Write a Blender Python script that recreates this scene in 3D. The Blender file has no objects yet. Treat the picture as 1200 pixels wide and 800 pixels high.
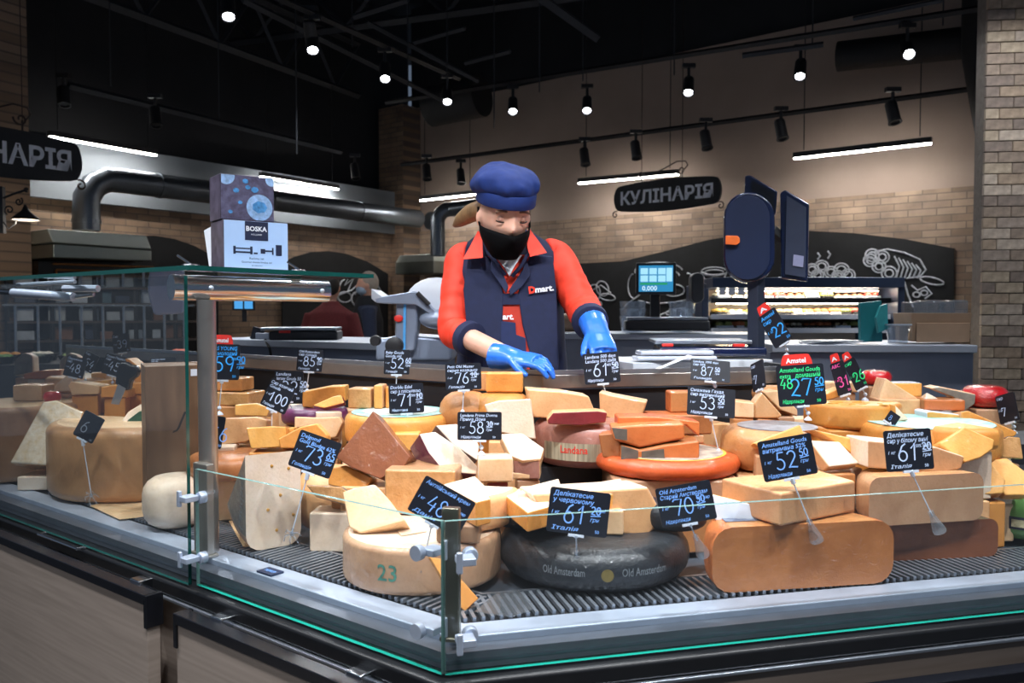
import bpy, math, random
from math import sin, cos, tan, pi, radians, atan2, sqrt
from mathutils import Vector as V, Matrix as M
SC = bpy.context.scene
COL = SC.collection
RND = random.Random(7)

# ---------------------------------------------------------------- camera
FOC, CX, CY, CZ = 950.0, 600.0, 400.0, 1.25
PITCH = math.atan(35 / FOC)
cd = bpy.data.cameras.new('camera'); cam = bpy.data.objects.new('camera', cd); COL.objects.link(cam)
cd.sensor_width = 36; cd.lens = 36 * FOC / 1200; cd.clip_start = .05
cam.location = (0, 0, CZ); cam.rotation_euler = (pi / 2 - PITCH, 0, 0)
cd.dof.use_dof = True; cd.dof.focus_distance = 2.0; cd.dof.aperture_fstop = 5.6
SC.camera = cam

# ---------------------------------------------------------------- world + exposure
w = bpy.data.worlds.new('world'); SC.world = w; w.use_nodes = True
w.node_tree.nodes['Background'].inputs[0].default_value = (.55, .72, 1.0, 1)
w.node_tree.nodes['Background'].inputs[1].default_value = .15
SC.view_settings.view_transform = 'Standard'; SC.view_settings.look = 'None'
SC.view_settings.gamma = 1; SC.view_settings.use_curve_mapping = False
SC.view_settings.exposure = 0.0
POWER = 1.9          # strength of the track spotlights
LED = 100.0            # strength of the linear lamps

# ---------------------------------------------------------------- projection helpers (photo pixel -> place)
FW = V((0, cos(PITCH), -sin(PITCH))); UP = V((0, sin(PITCH), cos(PITCH)))
CAM = V((0, 0, CZ))
def ray(px, py): return V(((px - CX) / FOC, 0, 0)) + FW + UP * ((CY - py) / FOC)
def at(px, py, Y):
    d = ray(px, py); return CAM + d * (Y / d.y)
def atz(px, py, z):
    d = ray(px, py); return CAM + d * ((z - CZ) / d.z)
def onplane(px, py, p0, n):
    d = ray(px, py); return CAM + d * ((p0 - CAM).dot(n) / d.dot(n))
def S(Y): return Y / FOC

# ---------------------------------------------------------------- materials
def lin(c):
    if isinstance(c, str): c = [int(c[i:i + 2], 16) for i in (0, 2, 4)]
    return tuple(((x / 255) / 12.92 if x <= 10 else ((x / 255 + .055) / 1.055) ** 2.4) for x in c) + (1,)
MATS = {}
def mat(name, col, rough=.5, metal=0, var=.12, scale=30, bump=0, coat=0, sss=0, stretch=None, emit=0, spec=.5, alpha=1, col2=None):
    if name in MATS: return MATS[name]
    m = bpy.data.materials.new(name); m.use_nodes = True
    nt = m.node_tree; b = nt.nodes['Principled BSDF']; N = nt.nodes.new; Lk = nt.links.new
    c = lin(col)
    b.inputs['Roughness'].default_value = rough; b.inputs['Metallic'].default_value = metal
    b.inputs['Specular IOR Level'].default_value = spec
    b.inputs['Coat Weight'].default_value = coat; b.inputs['Coat Roughness'].default_value = .15
    b.inputs['Base Color'].default_value = c
    if sss:
        b.inputs['Subsurface Weight'].default_value = sss; b.inputs['Subsurface Radius'].default_value = (.02, .01, .006); b.inputs['Subsurface Scale'].default_value = .5
    if emit:
        b.inputs['Emission Color'].default_value = c; b.inputs['Emission Strength'].default_value = emit
    if var or bump:
        tc = N('ShaderNodeTexCoord'); mp = N('ShaderNodeMapping'); no = N('ShaderNodeTexNoise')
        Lk(tc.outputs['Object'], mp.inputs[0]); Lk(mp.outputs[0], no.inputs['Vector'])
        if stretch: mp.inputs['Scale'].default_value = stretch
        no.inputs['Scale'].default_value = scale; no.inputs['Detail'].default_value = 6; no.inputs['Roughness'].default_value = .6
        if var:
            r = N('ShaderNodeValToRGB'); r.color_ramp.elements[0].position = .3; r.color_ramp.elements[1].position = .72
            c2 = lin(col2) if col2 else tuple(min(1, x * (1 + var)) for x in c[:3]) + (1,)
            r.color_ramp.elements[0].color = tuple(x * (1 - var) for x in c[:3]) + (1,) if not col2 else c
            r.color_ramp.elements[1].color = c2
            Lk(no.outputs['Fac'], r.inputs[0]); Lk(r.outputs[0], b.inputs['Base Color'])
        if bump:
            bp = N('ShaderNodeBump'); bp.inputs['Strength'].default_value = bump; bp.inputs['Distance'].default_value = .004
            Lk(no.outputs['Fac'], bp.inputs['Height']); Lk(bp.outputs[0], b.inputs['Normal'])
    MATS[name] = m
    return m
def cheese(name, col, rough=.5, var=.16, scale=14, bump=.12, coat=.55, holes=0, col2=None):
    """cut cheese: two tones of mottling, fine grain and a thin wrinkled film that catches the lamps"""
    n_ = 'cheese_' + name
    if n_ in MATS: return MATS[n_]
    m = bpy.data.materials.new(n_); m.use_nodes = True; nt = m.node_tree; b = nt.nodes['Principled BSDF']; N = nt.nodes.new; Lk = nt.links.new
    tc = N('ShaderNodeTexCoord'); ob = N('ShaderNodeObjectInfo'); ad = N('ShaderNodeVectorMath'); ad.operation = 'ADD'
    Lk(tc.outputs['Object'], ad.inputs[0]); Lk(ob.outputs['Random'], ad.inputs[1])
    def noise(sc, det=5, dist=0):
        q = N('ShaderNodeTexNoise'); q.inputs['Scale'].default_value = sc; q.inputs['Detail'].default_value = det; q.inputs['Distortion'].default_value = dist; Lk(ad.outputs[0], q.inputs['Vector']); return q
    big, fine, wr = noise(scale, 6, .4), noise(160, 3), noise(38, 2, 2.5)
    r = N('ShaderNodeValToRGB'); r.color_ramp.elements[0].position = .28; r.color_ramp.elements[1].position = .74
    c1, c2 = lin(col), lin(col2 or col)
    r.color_ramp.elements[0].color = c2; r.color_ramp.elements[1].color = tuple(min(1, x * 1.06) for x in c1[:3]) + (1,)
    Lk(big.outputs['Fac'], r.inputs[0])
    r2 = N('ShaderNodeValToRGB'); r2.color_ramp.elements[0].position = .3; r2.color_ramp.elements[1].position = .5; r2.color_ramp.elements[0].color = (.82, .78, .72, 1); r2.color_ramp.elements[1].color = (1, 1, 1, 1)
    Lk(fine.outputs['Fac'], r2.inputs[0]); mx = N('ShaderNodeMix'); mx.data_type = 'RGBA'; mx.blend_type = 'MULTIPLY'; mx.inputs[0].default_value = .4
    Lk(r.outputs[0], mx.inputs[6]); Lk(r2.outputs[0], mx.inputs[7])
    hs = N('ShaderNodeHueSaturation'); mr = N('ShaderNodeMapRange'); mr.inputs[3].default_value = .88; mr.inputs[4].default_value = 1.1; Lk(ob.outputs['Random'], mr.inputs[0]); Lk(mr.outputs[0], hs.inputs['Value'])
    Lk(mx.outputs[2], hs.inputs['Color']); Lk(hs.outputs[0], b.inputs['Base Color'])
    bp = N('ShaderNodeBump'); bp.inputs['Strength'].default_value = bump; bp.inputs['Distance'].default_value = .004; Lk(fine.outputs['Fac'], bp.inputs['Height']); Lk(bp.outputs[0], b.inputs['Normal'])
    bw_ = N('ShaderNodeBump'); bw_.inputs['Strength'].default_value = .55; bw_.inputs['Distance'].default_value = .012; Lk(wr.outputs['Fac'], bw_.inputs['Height']); Lk(bw_.outputs[0], b.inputs['Coat Normal'])
    b.inputs['Roughness'].default_value = rough; b.inputs['Coat Weight'].default_value = coat; b.inputs['Coat Roughness'].default_value = .09
    b.inputs['Subsurface Weight'].default_value = .1; b.inputs['Subsurface Radius'].default_value = (.02, .01, .006); b.inputs['Subsurface Scale'].default_value = .4
    MATS[n_] = m; return m
def glass_mat(name, tint, refl=1.0, dirt=.02):
    m = bpy.data.materials.new(name); m.use_nodes = True; nt = m.node_tree; nt.nodes.clear(); N = nt.nodes.new; Lk = nt.links.new
    o = N('ShaderNodeOutputMaterial'); t = N('ShaderNodeBsdfTransparent'); g = N('ShaderNodeBsdfGlossy'); f = N('ShaderNodeLayerWeight'); x = N('ShaderNodeMixShader')
    t.inputs[0].default_value = tint; g.inputs['Roughness'].default_value = .02; pw = N('ShaderNodeMath'); pw.operation = 'POWER'; pw.inputs[1].default_value = 5; ma = N('ShaderNodeMath'); ma.operation = 'MULTIPLY_ADD'; ma.inputs[1].default_value = .9; ma.inputs[2].default_value = .035; ma.use_clamp = True
    mu = N('ShaderNodeMath'); mu.operation = 'MULTIPLY'; mu.inputs[1].default_value = refl
    d = N('ShaderNodeBsdfDiffuse'); d.inputs[0].default_value = (.6, .65, .7, 1); x2 = N('ShaderNodeMixShader'); x2.inputs[0].default_value = dirt
    Lk(f.outputs['Facing'], pw.inputs[0]); Lk(pw.outputs[0], ma.inputs[0]); Lk(ma.outputs[0], mu.inputs[0]); Lk(mu.outputs[0], x.inputs[0]); Lk(t.outputs[0], x.inputs[1]); Lk(g.outputs[0], x.inputs[2])
    Lk(x.outputs[0], x2.inputs[1]); Lk(d.outputs[0], x2.inputs[2]); Lk(x2.outputs[0], o.inputs[0])
    return m
def brick_mat(name, c1, c2, mortar, bw, bh, mort=.02, rot=(0, 0, 0)):
    m = bpy.data.materials.new(name); m.use_nodes = True; nt = m.node_tree; b = nt.nodes['Principled BSDF']; N = nt.nodes.new; Lk = nt.links.new
    tc = N('ShaderNodeTexCoord'); br = N('ShaderNodeTexBrick'); no = N('ShaderNodeTexNoise'); mx = N('ShaderNodeMix'); mx.data_type = 'RGBA'; mx.blend_type = 'MULTIPLY'
    Lk(tc.outputs['UV'], br.inputs['Vector']); Lk(tc.outputs['UV'], no.inputs['Vector'])
    br.inputs['Color1'].default_value = lin(c1); br.inputs['Color2'].default_value = lin(c2); br.inputs['Mortar'].default_value = lin(mortar)
    br.inputs['Scale'].default_value = 1; br.inputs['Brick Width'].default_value = bw; br.inputs['Row Height'].default_value = bh; br.inputs['Mortar Size'].default_value = mort * bh
    no.inputs['Scale'].default_value = 5; no.inputs['Detail'].default_value = 8
    r = N('ShaderNodeValToRGB'); r.color_ramp.elements[0].position = .3; r.color_ramp.elements[1].position = .7
    r.color_ramp.elements[0].color = (.55, .55, .6, 1); r.color_ramp.elements[1].color = (1.2, 1.15, 1.1, 1)
    Lk(no.outputs['Fac'], r.inputs[0]); mx.inputs[0].default_value = .8
    Lk(br.outputs['Color'], mx.inputs[6]); Lk(r.outputs[0], mx.inputs[7]); Lk(mx.outputs[2], b.inputs['Base Color'])
    bp = N('ShaderNodeBump'); bp.inputs['Strength'].default_value = .6; bp.inputs['Distance'].default_value = .01; Lk(br.outputs['Fac'], bp.inputs['Height']); bp.invert = True
    Lk(bp.outputs[0], b.inputs['Normal']); b.inputs['Roughness'].default_value = .75
    return m
def wood_mat(name, c1, c2, axis='X', scale=6, rough=.45):
    m = bpy.data.materials.new(name); m.use_nodes = True; nt = m.node_tree; b = nt.nodes['Principled BSDF']; N = nt.nodes.new; Lk = nt.links.new
    tc = N('ShaderNodeTexCoord'); mp = N('ShaderNodeMapping'); no = N('ShaderNodeTexNoise'); wv = N('ShaderNodeTexWave')
    Lk(tc.outputs['UV'], mp.inputs[0]); mp.inputs['Scale'].default_value = (1, 16, 9) if axis == 'X' else (9, 1, 9)
    Lk(mp.outputs[0], no.inputs['Vector']); no.inputs['Scale'].default_value = scale * .5; no.inputs['Detail'].default_value = 8; no.inputs['Distortion'].default_value = .8
    wv.wave_type = 'BANDS'; wv.bands_direction = 'Y' if axis == 'X' else 'X'; wv.inputs['Scale'].default_value = 1.2; wv.inputs['Distortion'].default_value = 9; wv.inputs['Detail'].default_value = 4; wv.inputs['Detail Scale'].default_value = 1.2
    Lk(mp.outputs[0], wv.inputs['Vector'])
    mx = N('ShaderNodeMix'); mx.data_type = 'FLOAT'; mx.inputs[0].default_value = .12; Lk(no.outputs['Fac'], mx.inputs[2]); Lk(wv.outputs['Fac'], mx.inputs[3])
    r = N('ShaderNodeValToRGB'); r.color_ramp.elements[0].position = .25; r.color_ramp.elements[1].position = .75
    r.color_ramp.elements[0].color = lin(c1); r.color_ramp.elements[1].color = lin(c2)
    Lk(mx.outputs[0], r.inputs[0]); Lk(r.outputs[0], b.inputs['Base Color']); b.inputs['Roughness'].default_value = rough
    return m

STEEL = mat('brushed_steel', 'a9b0ba', .32, .85, .12, 14, .05, stretch=(1, 1, 1))
CHROME = mat('chrome', 'c8ccd2', .16, 1, 0, 1)
STEEL_L = mat('satin_steel', 'b9c4d6', .45, .55, .14, 9)
BLACK = mat('black_paint', '1b1c20', .5, 0, .2, 20)
BLACKG = mat('black_gloss', '14151a', .22, 0, .1, 10)
DARK = mat('dark_grey', '2a2c31', .55, 0, .2, 12)
GREY = mat('grey_plastic', '8d94a2', .45, 0, .06, 10)
WHITE = mat('white_plastic', 'e4e8f0', .4, 0, .04, 10)
LGREY = mat('light_grey_laminate', 'b5bdcb', .35, 0, .06, 5)
GLASS = glass_mat('clear_glass', (.97, .988, .985, 1), 1.0, .012)
GLASS_S = glass_mat('small_clear_plastic', (.86, .89, .93, 1), 2.0, .12)
FILM = glass_mat('cling_film', (.97, .97, .98, 1), 2.6, .05)
EDGE = mat('lit_green_glass_edge', '1fae98', .15, 0, .1, 6, spec=.8)  # bright teal stands for lamp light caught in the pane's bottom edge
EDGE_D = mat('dark_green_glass_edge', '0d4a44', .12, 0, .15, 6, spec=.8)
TAGM = mat('slate_board', '131722', .45, 0, .2, 60)
CHALKB = mat('blue_chalk', '7fb2ff', .8, 0, .05, 60)
CHALKW = mat('pale_blue_chalk', 'c3d6f7', .8, 0, .1, 80)
CHALKG = mat('green_chalk', '2fe08a', .8, 0, .1, 80)
CHALKC = mat('cyan_chalk', '35a6ff', .8, 0, .1, 80)
CHALKP = mat('pink_chalk', 'e85aa8', .8, 0, .1, 80)
CHALKD = mat('wall_chalk', 'b9bec6', .9, 0, .35, 40)
REDT = mat('red_card', 'e3342c', .45, 0, .08, 20)
def emis(name, col, st):
    if name in MATS: return MATS[name]
    m = bpy.data.materials.new(name); m.use_nodes = True; b = m.node_tree.nodes['Principled BSDF']
    b.inputs['Base Color'].default_value = (0, 0, 0, 1); b.inputs['Emission Color'].default_value = lin(col); b.inputs['Emission Strength'].default_value = st
    MATS[name] = m; return m

# ---------------------------------------------------------------- mesh builder
class MB:
    def __init__(s): s.v = []; s.f = []; s.mi = []; s.uv = {}
    def add(s, vs, fs, mi=0, X=None):
        o = len(s.v); s.v += [(X @ V(p)) if X else V(p) for p in vs]
        for f in fs: s.f.append([o + i for i in f]); s.mi.append(mi)
        return s
    def box(s, c, d, mi=0, X=None):
        x, y, z = d[0] / 2, d[1] / 2, d[2] / 2; c = V(c)
        vs = [c + V((a * x, b * y, e * z)) for e in (-1, 1) for b in (-1, 1) for a in (-1, 1)]
        return s.add(vs, [(0, 2, 3, 1), (4, 5, 7, 6), (0, 1, 5, 4), (2, 6, 7, 3), (0, 4, 6, 2), (1, 3, 7, 5)], mi, X)
    def hexa(s, a, b, mi=0):      # two quads a (bottom / front) and b, same order
        return s.add(list(a) + list(b), [(3, 2, 1, 0), (4, 5, 6, 7), (0, 1, 5, 4), (1, 2, 6, 5), (2, 3, 7, 6), (3, 0, 4, 7)], mi)
    def prism(s, poly, ext, mi_cap=0, mi_side=0, mi_back=None, X=None):
        n = len(poly); a = [V(p) for p in poly]; b = [p + V(ext) for p in a]
        nn = V((0, 0, 0))
        for i in range(n): nn += a[i].cross(a[(i + 1) % n])
        fl = nn.dot(V(ext)) > 0
        o = len(s.v); s.v += [(X @ p) if X else p for p in a + b]
        fa = list(range(n)); fb = [n + i for i in range(n)]
        if fl: fa = fa[::-1]
        else: fb = fb[::-1]
        s.f.append([o + i for i in fa]); s.mi.append(mi_cap)
        s.f.append([o + i for i in fb]); s.mi.append(mi_cap if mi_back is None else mi_back)
        for i in range(n):
            j = (i + 1) % n; q = [i, j, n + j, n + i]
            if not fl: q = q[::-1]
            s.f.append([o + k for k in q]); s.mi.append(mi_side)
        return s
    def lathe(s, prof, n=40, a0=0, a1=2 * pi, mi=None, X=None, cap=0):
        full = abs(a1 - a0 - 2 * pi) < 1e-5; k = len(prof); m = n if full else n + 1
        vs = [V((r * cos(a0 + (a1 - a0) * i / n), r * sin(a0 + (a1 - a0) * i / n), z)) for i in range(m) for r, z in prof]
        fs = []; ms = []
        for i in range(n):
            j = (i + 1) % m
            for q in range(k - 1):
                fs.append((i * k + q, j * k + q, j * k + q + 1, i * k + q + 1)); ms.append(mi[q] if mi else 0)
        if not full:
            fs.append([q for q in range(k)][::1]); ms.append(cap); fs.append([n * k + q for q in range(k)][::-1]); ms.append(cap)
        o = len(s.v); s.v += [(X @ p) if X else p for p in vs]
        for f, mm in zip(fs, ms):
            s.f.append([o + i for i in f]); s.mi.append(mm)
        return s
    def tube(s, pts, r, n=8, mi=0, X=None, ends=True, flat=None):
        pts = [V(p) for p in pts]; rs = r if isinstance(r, (list, tuple)) else [r] * len(pts); vs = []
        prev = None
        for i, p in enumerate(pts):
            t = (pts[min(i + 1, len(pts) - 1)] - pts[max(i - 1, 0)])
            t = t.normalized() if t.length > 1e-9 else V((0, 0, 1))
            u = prev if prev is not None else (V((0, 0, 1)) if abs(t.z) < .9 else V((1, 0, 0)))
            u = (u - t * u.dot(t))
            if u.length < 1e-6: u = V((1, 0, 0)) - t * t.x
            u.normalize(); prev = u; b = t.cross(u)
            ri = rs[i]; ra, rb = ri if isinstance(ri, tuple) else (ri, ri)
            vs += [p + u * (ra * cos(2 * pi * k / n)) + b * (rb * sin(2 * pi * k / n)) for k in range(n)]
        fs = [(i * n + k, i * n + (k + 1) % n, (i + 1) * n + (k + 1) % n, (i + 1) * n + k) for i in range(len(pts) - 1) for k in range(n)]
        if ends: fs += [list(range(n))[::-1], [(len(pts) - 1) * n + k for k in range(n)]]
        return s.add(vs, fs, mi, X)
    def ball(s, c, r, n=12, mi=0, X=None, sc=(1, 1, 1)):
        c = V(c); vs = []; m = n // 2
        for i in range(m + 1):
            th = pi * i / m
            for k in range(n): vs.append(c + V((sin(th) * cos(2 * pi * k / n) * r * sc[0], sin(th) * sin(2 * pi * k / n) * r * sc[1], cos(th) * r * sc[2])))
        fs = [(i * n + k, (i + 1) * n + k, (i + 1) * n + (k + 1) % n, i * n + (k + 1) % n) for i in range(m) for k in range(n)]
        return s.add(vs, fs, mi, X)
    def ribbon(s, pts, w, mi=0, X=None, z=0):
        pts = [V((p[0], p[1], z)) for p in pts]; vs = []
        for i, p in enumerate(pts):
            t = pts[min(i + 1, len(pts) - 1)] - pts[max(i - 1, 0)]; t.normalize(); nn = V((-t.y, t.x, 0)) * w / 2
            vs += [p + nn, p - nn]
        return s.add(vs, [(2 * i, 2 * i + 1, 2 * i + 3, 2 * i + 2) for i in range(len(pts) - 1)], mi, X)

def obj(name, mb, mats, parent=None, origin=None, smooth=False, bevel=0, seg=2, ang=35, local=False, uv=None, weld=False):
    if not isinstance(mats, (list, tuple)): mats = [mats]
    if origin is None:
        if local or not mb.v: origin = V((0, 0, 0))
        else:
            xs = [p.x for p in mb.v]; ys = [p.y for p in mb.v]; zs = [p.z for p in mb.v]
            origin = V(((min(xs) + max(xs)) / 2, (min(ys) + max(ys)) / 2, min(zs)))
    origin = V(origin)
    me = bpy.data.meshes.new(name)
    me.from_pydata([p - origin for p in mb.v], [], mb.f)
    for m in mats: me.materials.append(m)
    me.polygons.foreach_set('material_index', mb.mi)
    sm = smooth or bevel > 0
    me.polygons.foreach_set('use_smooth', [sm] * len(me.polygons))
    if uv:
        ul = me.uv_layers.new(name='UVMap'); u0, ud, v0 = uv
        for l in me.loops:
            p = me.vertices[l.vertex_index].co + origin
            ul.data[l.index].uv = ((p - V(u0)).dot(V(ud)), p.z - v0)
    me.validate()
    o = bpy.data.objects.new(name, me); COL.objects.link(o)
    o.location = origin
    if parent:
        o.parent = parent
        if not local: o.location = origin - wloc(parent)
    if bevel:
        bv = o.modifiers.new('bevel', 'BEVEL'); bv.width = bevel; bv.segments = seg; bv.limit_method = 'ANGLE'; bv.angle_limit = radians(ang); bv.harden_normals = True; bv.use_clamp_overlap = True
    return o
def wloc(o):
    p = V(o.location)
    while o.parent: o = o.parent; p += V(o.location)
    return p
def smooth_by_angle(o, a=40):
    me = o.data
    me.polygons.foreach_set('use_smooth', [True] * len(me.polygons))
    me.set_sharp_from_angle(angle=radians(a))
def thing(name, loc, label, cat, group=None, rot=None):
    o = bpy.data.objects.new(name, None); COL.objects.link(o); o.location = loc; o.empty_display_size = .05
    if rot: o.rotation_euler = rot
    return tag(o, label, cat, group)
def tag(o, label, cat, group=None):
    o['label'] = label; o['category'] = cat
    if group: o['group'] = group
    return o
def struct(o, label=None):
    o['kind'] = 'structure'
    if label: o['label'] = label
    return o
def copyobj(o, parent, loc, rot=None):
    c = o.copy(); COL.objects.link(c); c.parent = parent; c.location = loc
    if rot is not None: c.rotation_euler = rot
    return c

_txt = {}
def text_geo(t, size=1.0, bold=0, shear=0):
    k = (t, bold, shear)
    if k not in _txt:
        cu = bpy.data.curves.new('t', 'FONT'); cu.body = t; cu.size = 1; cu.shear = shear; cu.offset = bold; cu.resolution_u = 2
        o = bpy.data.objects.new('t', cu); COL.objects.link(o); bpy.context.view_layer.update()
        me = bpy.data.meshes.new_from_object(o.evaluated_get(bpy.context.evaluated_depsgraph_get()))
        _txt[k] = ([tuple(v.co) for v in me.vertices], [tuple(p.vertices) for p in me.polygons])
        bpy.data.objects.remove(o); bpy.data.curves.remove(cu); bpy.data.meshes.remove(me)
    vs, fs = _txt[k]
    xs = [p[0] for p in vs] or [0]
    return [V((p[0] - min(xs), p[1], 0)) * size for p in vs], fs, (max(xs) - min(xs)) * size
def put_text(mb, t, x, y, size, X=None, width=None, bold=0, shear=0, mi=0, center=False, z=0):
    vs, fs, wd = text_geo(t, size, bold, shear)
    k = width / wd if width and wd else 1
    ox = x - (wd * k / 2 if center else 0)
    mb.add([V((ox + p.x * k, y + p.y, z)) for p in vs], fs, mi, X)

# one-stroke handwritten digits in a 0.6 x 1 cell
def arc(cx, cy, rx, ry, a0, a1, n=10): return [(cx + rx * cos(radians(a0 + (a1 - a0) * i / n)), cy + ry * sin(radians(a0 + (a1 - a0) * i / n))) for i in range(n + 1)]
DIG = {'0': [arc(.3, .5, .26, .48, 90, 450, 16)], '1': [[(.1, .7), (.34, 1), (.28, 0)]],
 '2': [arc(.3, .72, .24, .26, 160, -35, 10) + [(.06, .02), (.25, .06), (.6, 0)]],
 '3': [arc(.28, .75, .22, .23, 150, -90, 10) + arc(.28, .27, .26, .26, 90, -150, 10)],
 '4': [[(.36, 1), (.02, .36), (.55, .36)], [(.48, .62), (.36, -.04)]],
 '5': [[(.56, .98), (.2, .98), (.14, .58)] + arc(.27, .3, .27, .3, 110, -150, 10)],
 '6': [[(.5, 1), (.28, .86)] + arc(.3, .29, .25, .29, 150, 510, 16)],
 '7': [[(.02, .86), (.1, .98), (.6, .95), (.24, 0)]],
 '8': [arc(.3, .75, .2, .23, -80, 280, 12) + arc(.3, .26, .26, .27, 90, -270, 14)],
 '9': [arc(.3, .72, .24, .26, 0, 360, 14) + [(.52, .5), (.38, .0)]]}
def put_digits(mb, t, x, y, h, wd, mi=0, X=None, z=0):
    for ch in t:
        for st in DIG[ch]: mb.ribbon([(x + p[0] * h * .95, y + p[1] * h) for p in st], wd, mi, X, z)
        x += h * .68
# ---------------------------------------------------------------- plan of the place
AL, AR = radians(52.5), radians(76)
dL = V((-sin(AL), cos(AL), 0)); nL = V((cos(AL), sin(AL), 0))       # left wing: along / inwards
dR = V((sin(AR), cos(AR), 0)); nR = V((-cos(AR), sin(AR), 0))       # right wing: along / inwards
K = at(519, 700, 1.29); K.z = 0
BIS = (nL + nR).normalized(); CH = nL.dot(BIS)
def LW(t, d, z): p = K + dL * t + nL * d; p.z = z; return p
def RW(t, d, z): p = K + dR * t + nR * d; p.z = z; return p
def CW(d, z): p = K + BIS * (d / CH); p.z = z; return p
ZG0, ZG1, ZD, ZT, ZL = .662, .913, .70, 1.337, 1.075     # low glass, deck, tall glass top, ledge
def sweep(mb, prof, tl, tr, mi=0, closed=True):
    """profile of (d, z) points swept along both wings and mitred at the corner"""
    rings = [[LW(tl, d, z) for d, z in prof], [CW(d, z) for d, z in prof], [RW(tr, d, z) for d, z in prof]]
    n = len(prof); vs = [p for r in rings for p in r]; fs = []
    for i in range(2):
        for k in range(n if closed else n - 1): fs.append((i * n + k, i * n + (k + 1) % n, (i + 1) * n + (k + 1) % n, (i + 1) * n + k))
    if closed: fs += [list(range(n))[::-1], [2 * n + k for k in range(n)]]
    return mb.add(vs, fs, mi)
def rect(d0, d1, z0, z1): return [(d0, z0), (d0, z1), (d1, z1), (d1, z0)]

# ---------------------------------------------------------------- room shell
A0 = V((2.21, 7.0, 0)); CN = A0 + dL * 4.32
def onright(px, py, off=0): return onplane(px, py, A0 - nL * off, nL)
def onleft(px, py, off=0): return onplane(px, py, CN - dL * off, dL)
PLASTER = mat('beige_plaster', 'a08e82', .8, 0, .06, 3)
BRICKW = brick_mat('brick_facing', 'a8937f', '8a7665', '7a6d62', .2, .055, .08)
BRICKD = brick_mat('brick_facing_dark', '9c846d', '806a57', '6b5e54', .2, .055, .08)
CONC = mat('grey_concrete', '7c838a', .7, 0, .12, 2)
VOID = mat('black_void', '232427', .9, 0, .2, 2)
def wall(name, p0, p1, z0, z1, th, m, nrm, uv=True, parent=None):
    mb = MB(); a = [V((p0.x, p0.y, z0)), V((p1.x, p1.y, z0)), V((p1.x, p1.y, z1)), V((p0.x, p0.y, z1))]
    mb.prism(a, nrm * th); return obj(name, mb, m, parent, uv=(p0, (p1 - p0).normalized(), 0) if uv else None)
wr = struct(wall('wall_right', A0 - dL * 3.0, CN, 0, 3.62, .2, PLASTER, nL))
wall('brick_facing', A0 - dL * 3.0 - nL * .03, CN - nL * .03, 0, 2.18, .03, BRICKW, nL, parent=wr)
wl = struct(wall('wall_left', CN - nL * 6.5, CN + nL * .2, 0, 2.14, .2, BRICKD, dL))
wall('concrete_band', CN - nL * 6.5 - dL * .06, CN - dL * .06, 2.14, 2.62, .26, CONC, dL, parent=wl)
wall('upper_wall', CN - nL * 6.5 + dL * .3, CN + dL * .3 + nL * .3, 2.62, 4.8, .2, VOID, dL, parent=wl)
wu = struct(wall('wall_upper', A0 - dL * 3.0 + nL * .05, CN + nL * .05, 3.62, 4.8, .2, VOID, nL))
mb = MB(); mb.box((0, 4.5, 4.9), (16, 15, .1)); struct(obj('ceiling', mb, VOID))
FLOORM = mat('floor_tile', '6f6a66', .35, 0, .15, 2)
mb = MB(); mb.box((0, 4.5, -.05), (16, 15, .1)); struct(obj('floor', mb, FLOORM))

# dark plaster corner pier where the two walls meet
mb = MB(); p = CN - nL * .25 - dL * .35
mb.box((0, 0, 1.8), (.4, .28, 3.6)); mb.v = [M.Rotation(atan2(dL.y, dL.x), 4, 'Z') @ q + CN - nL * .15 - dL * .2 * 0 for q in mb.v]
struct(obj('wall_pier', mb, BRICKD, uv=(CN, dL, 0)))

# brick column at the right: every brick its own piece
CO = at(1151, 300, 4.3); CO.z = 0
cu = V((cos(radians(-6)), sin(radians(-6)), 0)); cv = V((-cu.y, cu.x, 0))
MORT = mat('mortar', '6f675f', .9, 0, .2, 40)
BRK = [mat('brick_' + str(i), c, .8, 0, .35, 26, .35) for i, c in enumerate(['9a8774', '8a7a6c', 'a3937f', '7e7066', '95867a', 'ac9d8e'])]
mb = MB()
mb.hexa([CO + cv * .012 + cu * .012, CO + cu * 1.0 + cv * .012, CO + cu * 1.0 + cv * .14, CO + cv * .14 + cu * .012], [q + V((0, 0, 4.2)) for q in [CO + cv * .012 + cu * .012, CO + cu * 1.0 + cv * .012, CO + cu * 1.0 + cv * .14, CO + cv * .14 + cu * .012]])
colm = struct(obj('wall_column', mb, MORT))
bh, bw = .057, .14
bm_cache = {}
def brick_mesh(L, mi):
    k = (round(L, 3), mi)
    if k not in bm_cache:
        m2 = MB(); m2.box((L / 2, .012, (bh - .0035) / 2), (L - .0035, .024, bh - .0035))
        o = obj('brick', m2, BRK[mi], colm, origin=(0, 0, 0), bevel=.003, seg=1, local=True); bm_cache[k] = o; return o, True
    return bm_cache[k], False
rz = atan2(cu.y, cu.x)
for r in range(int(3.3 / bh)):
    z = .55 + r * bh
    x = 0 if r % 2 else -bw / 2
    while x < .44:
        x0 = max(x, 0); L = x + bw - x0
        if L > .03:
            o, new = brick_mesh(L, RND.randrange(len(BRK)))
            q = CO + cu * x0 - cv * .004 * RND.random(); q.z = z
            rel = q - V(colm.location)
            if new: o.location = rel; o.rotation_euler = (0, 0, rz)
            else: copyobj(o, colm, rel, (0, 0, rz))
        x += bw

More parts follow.
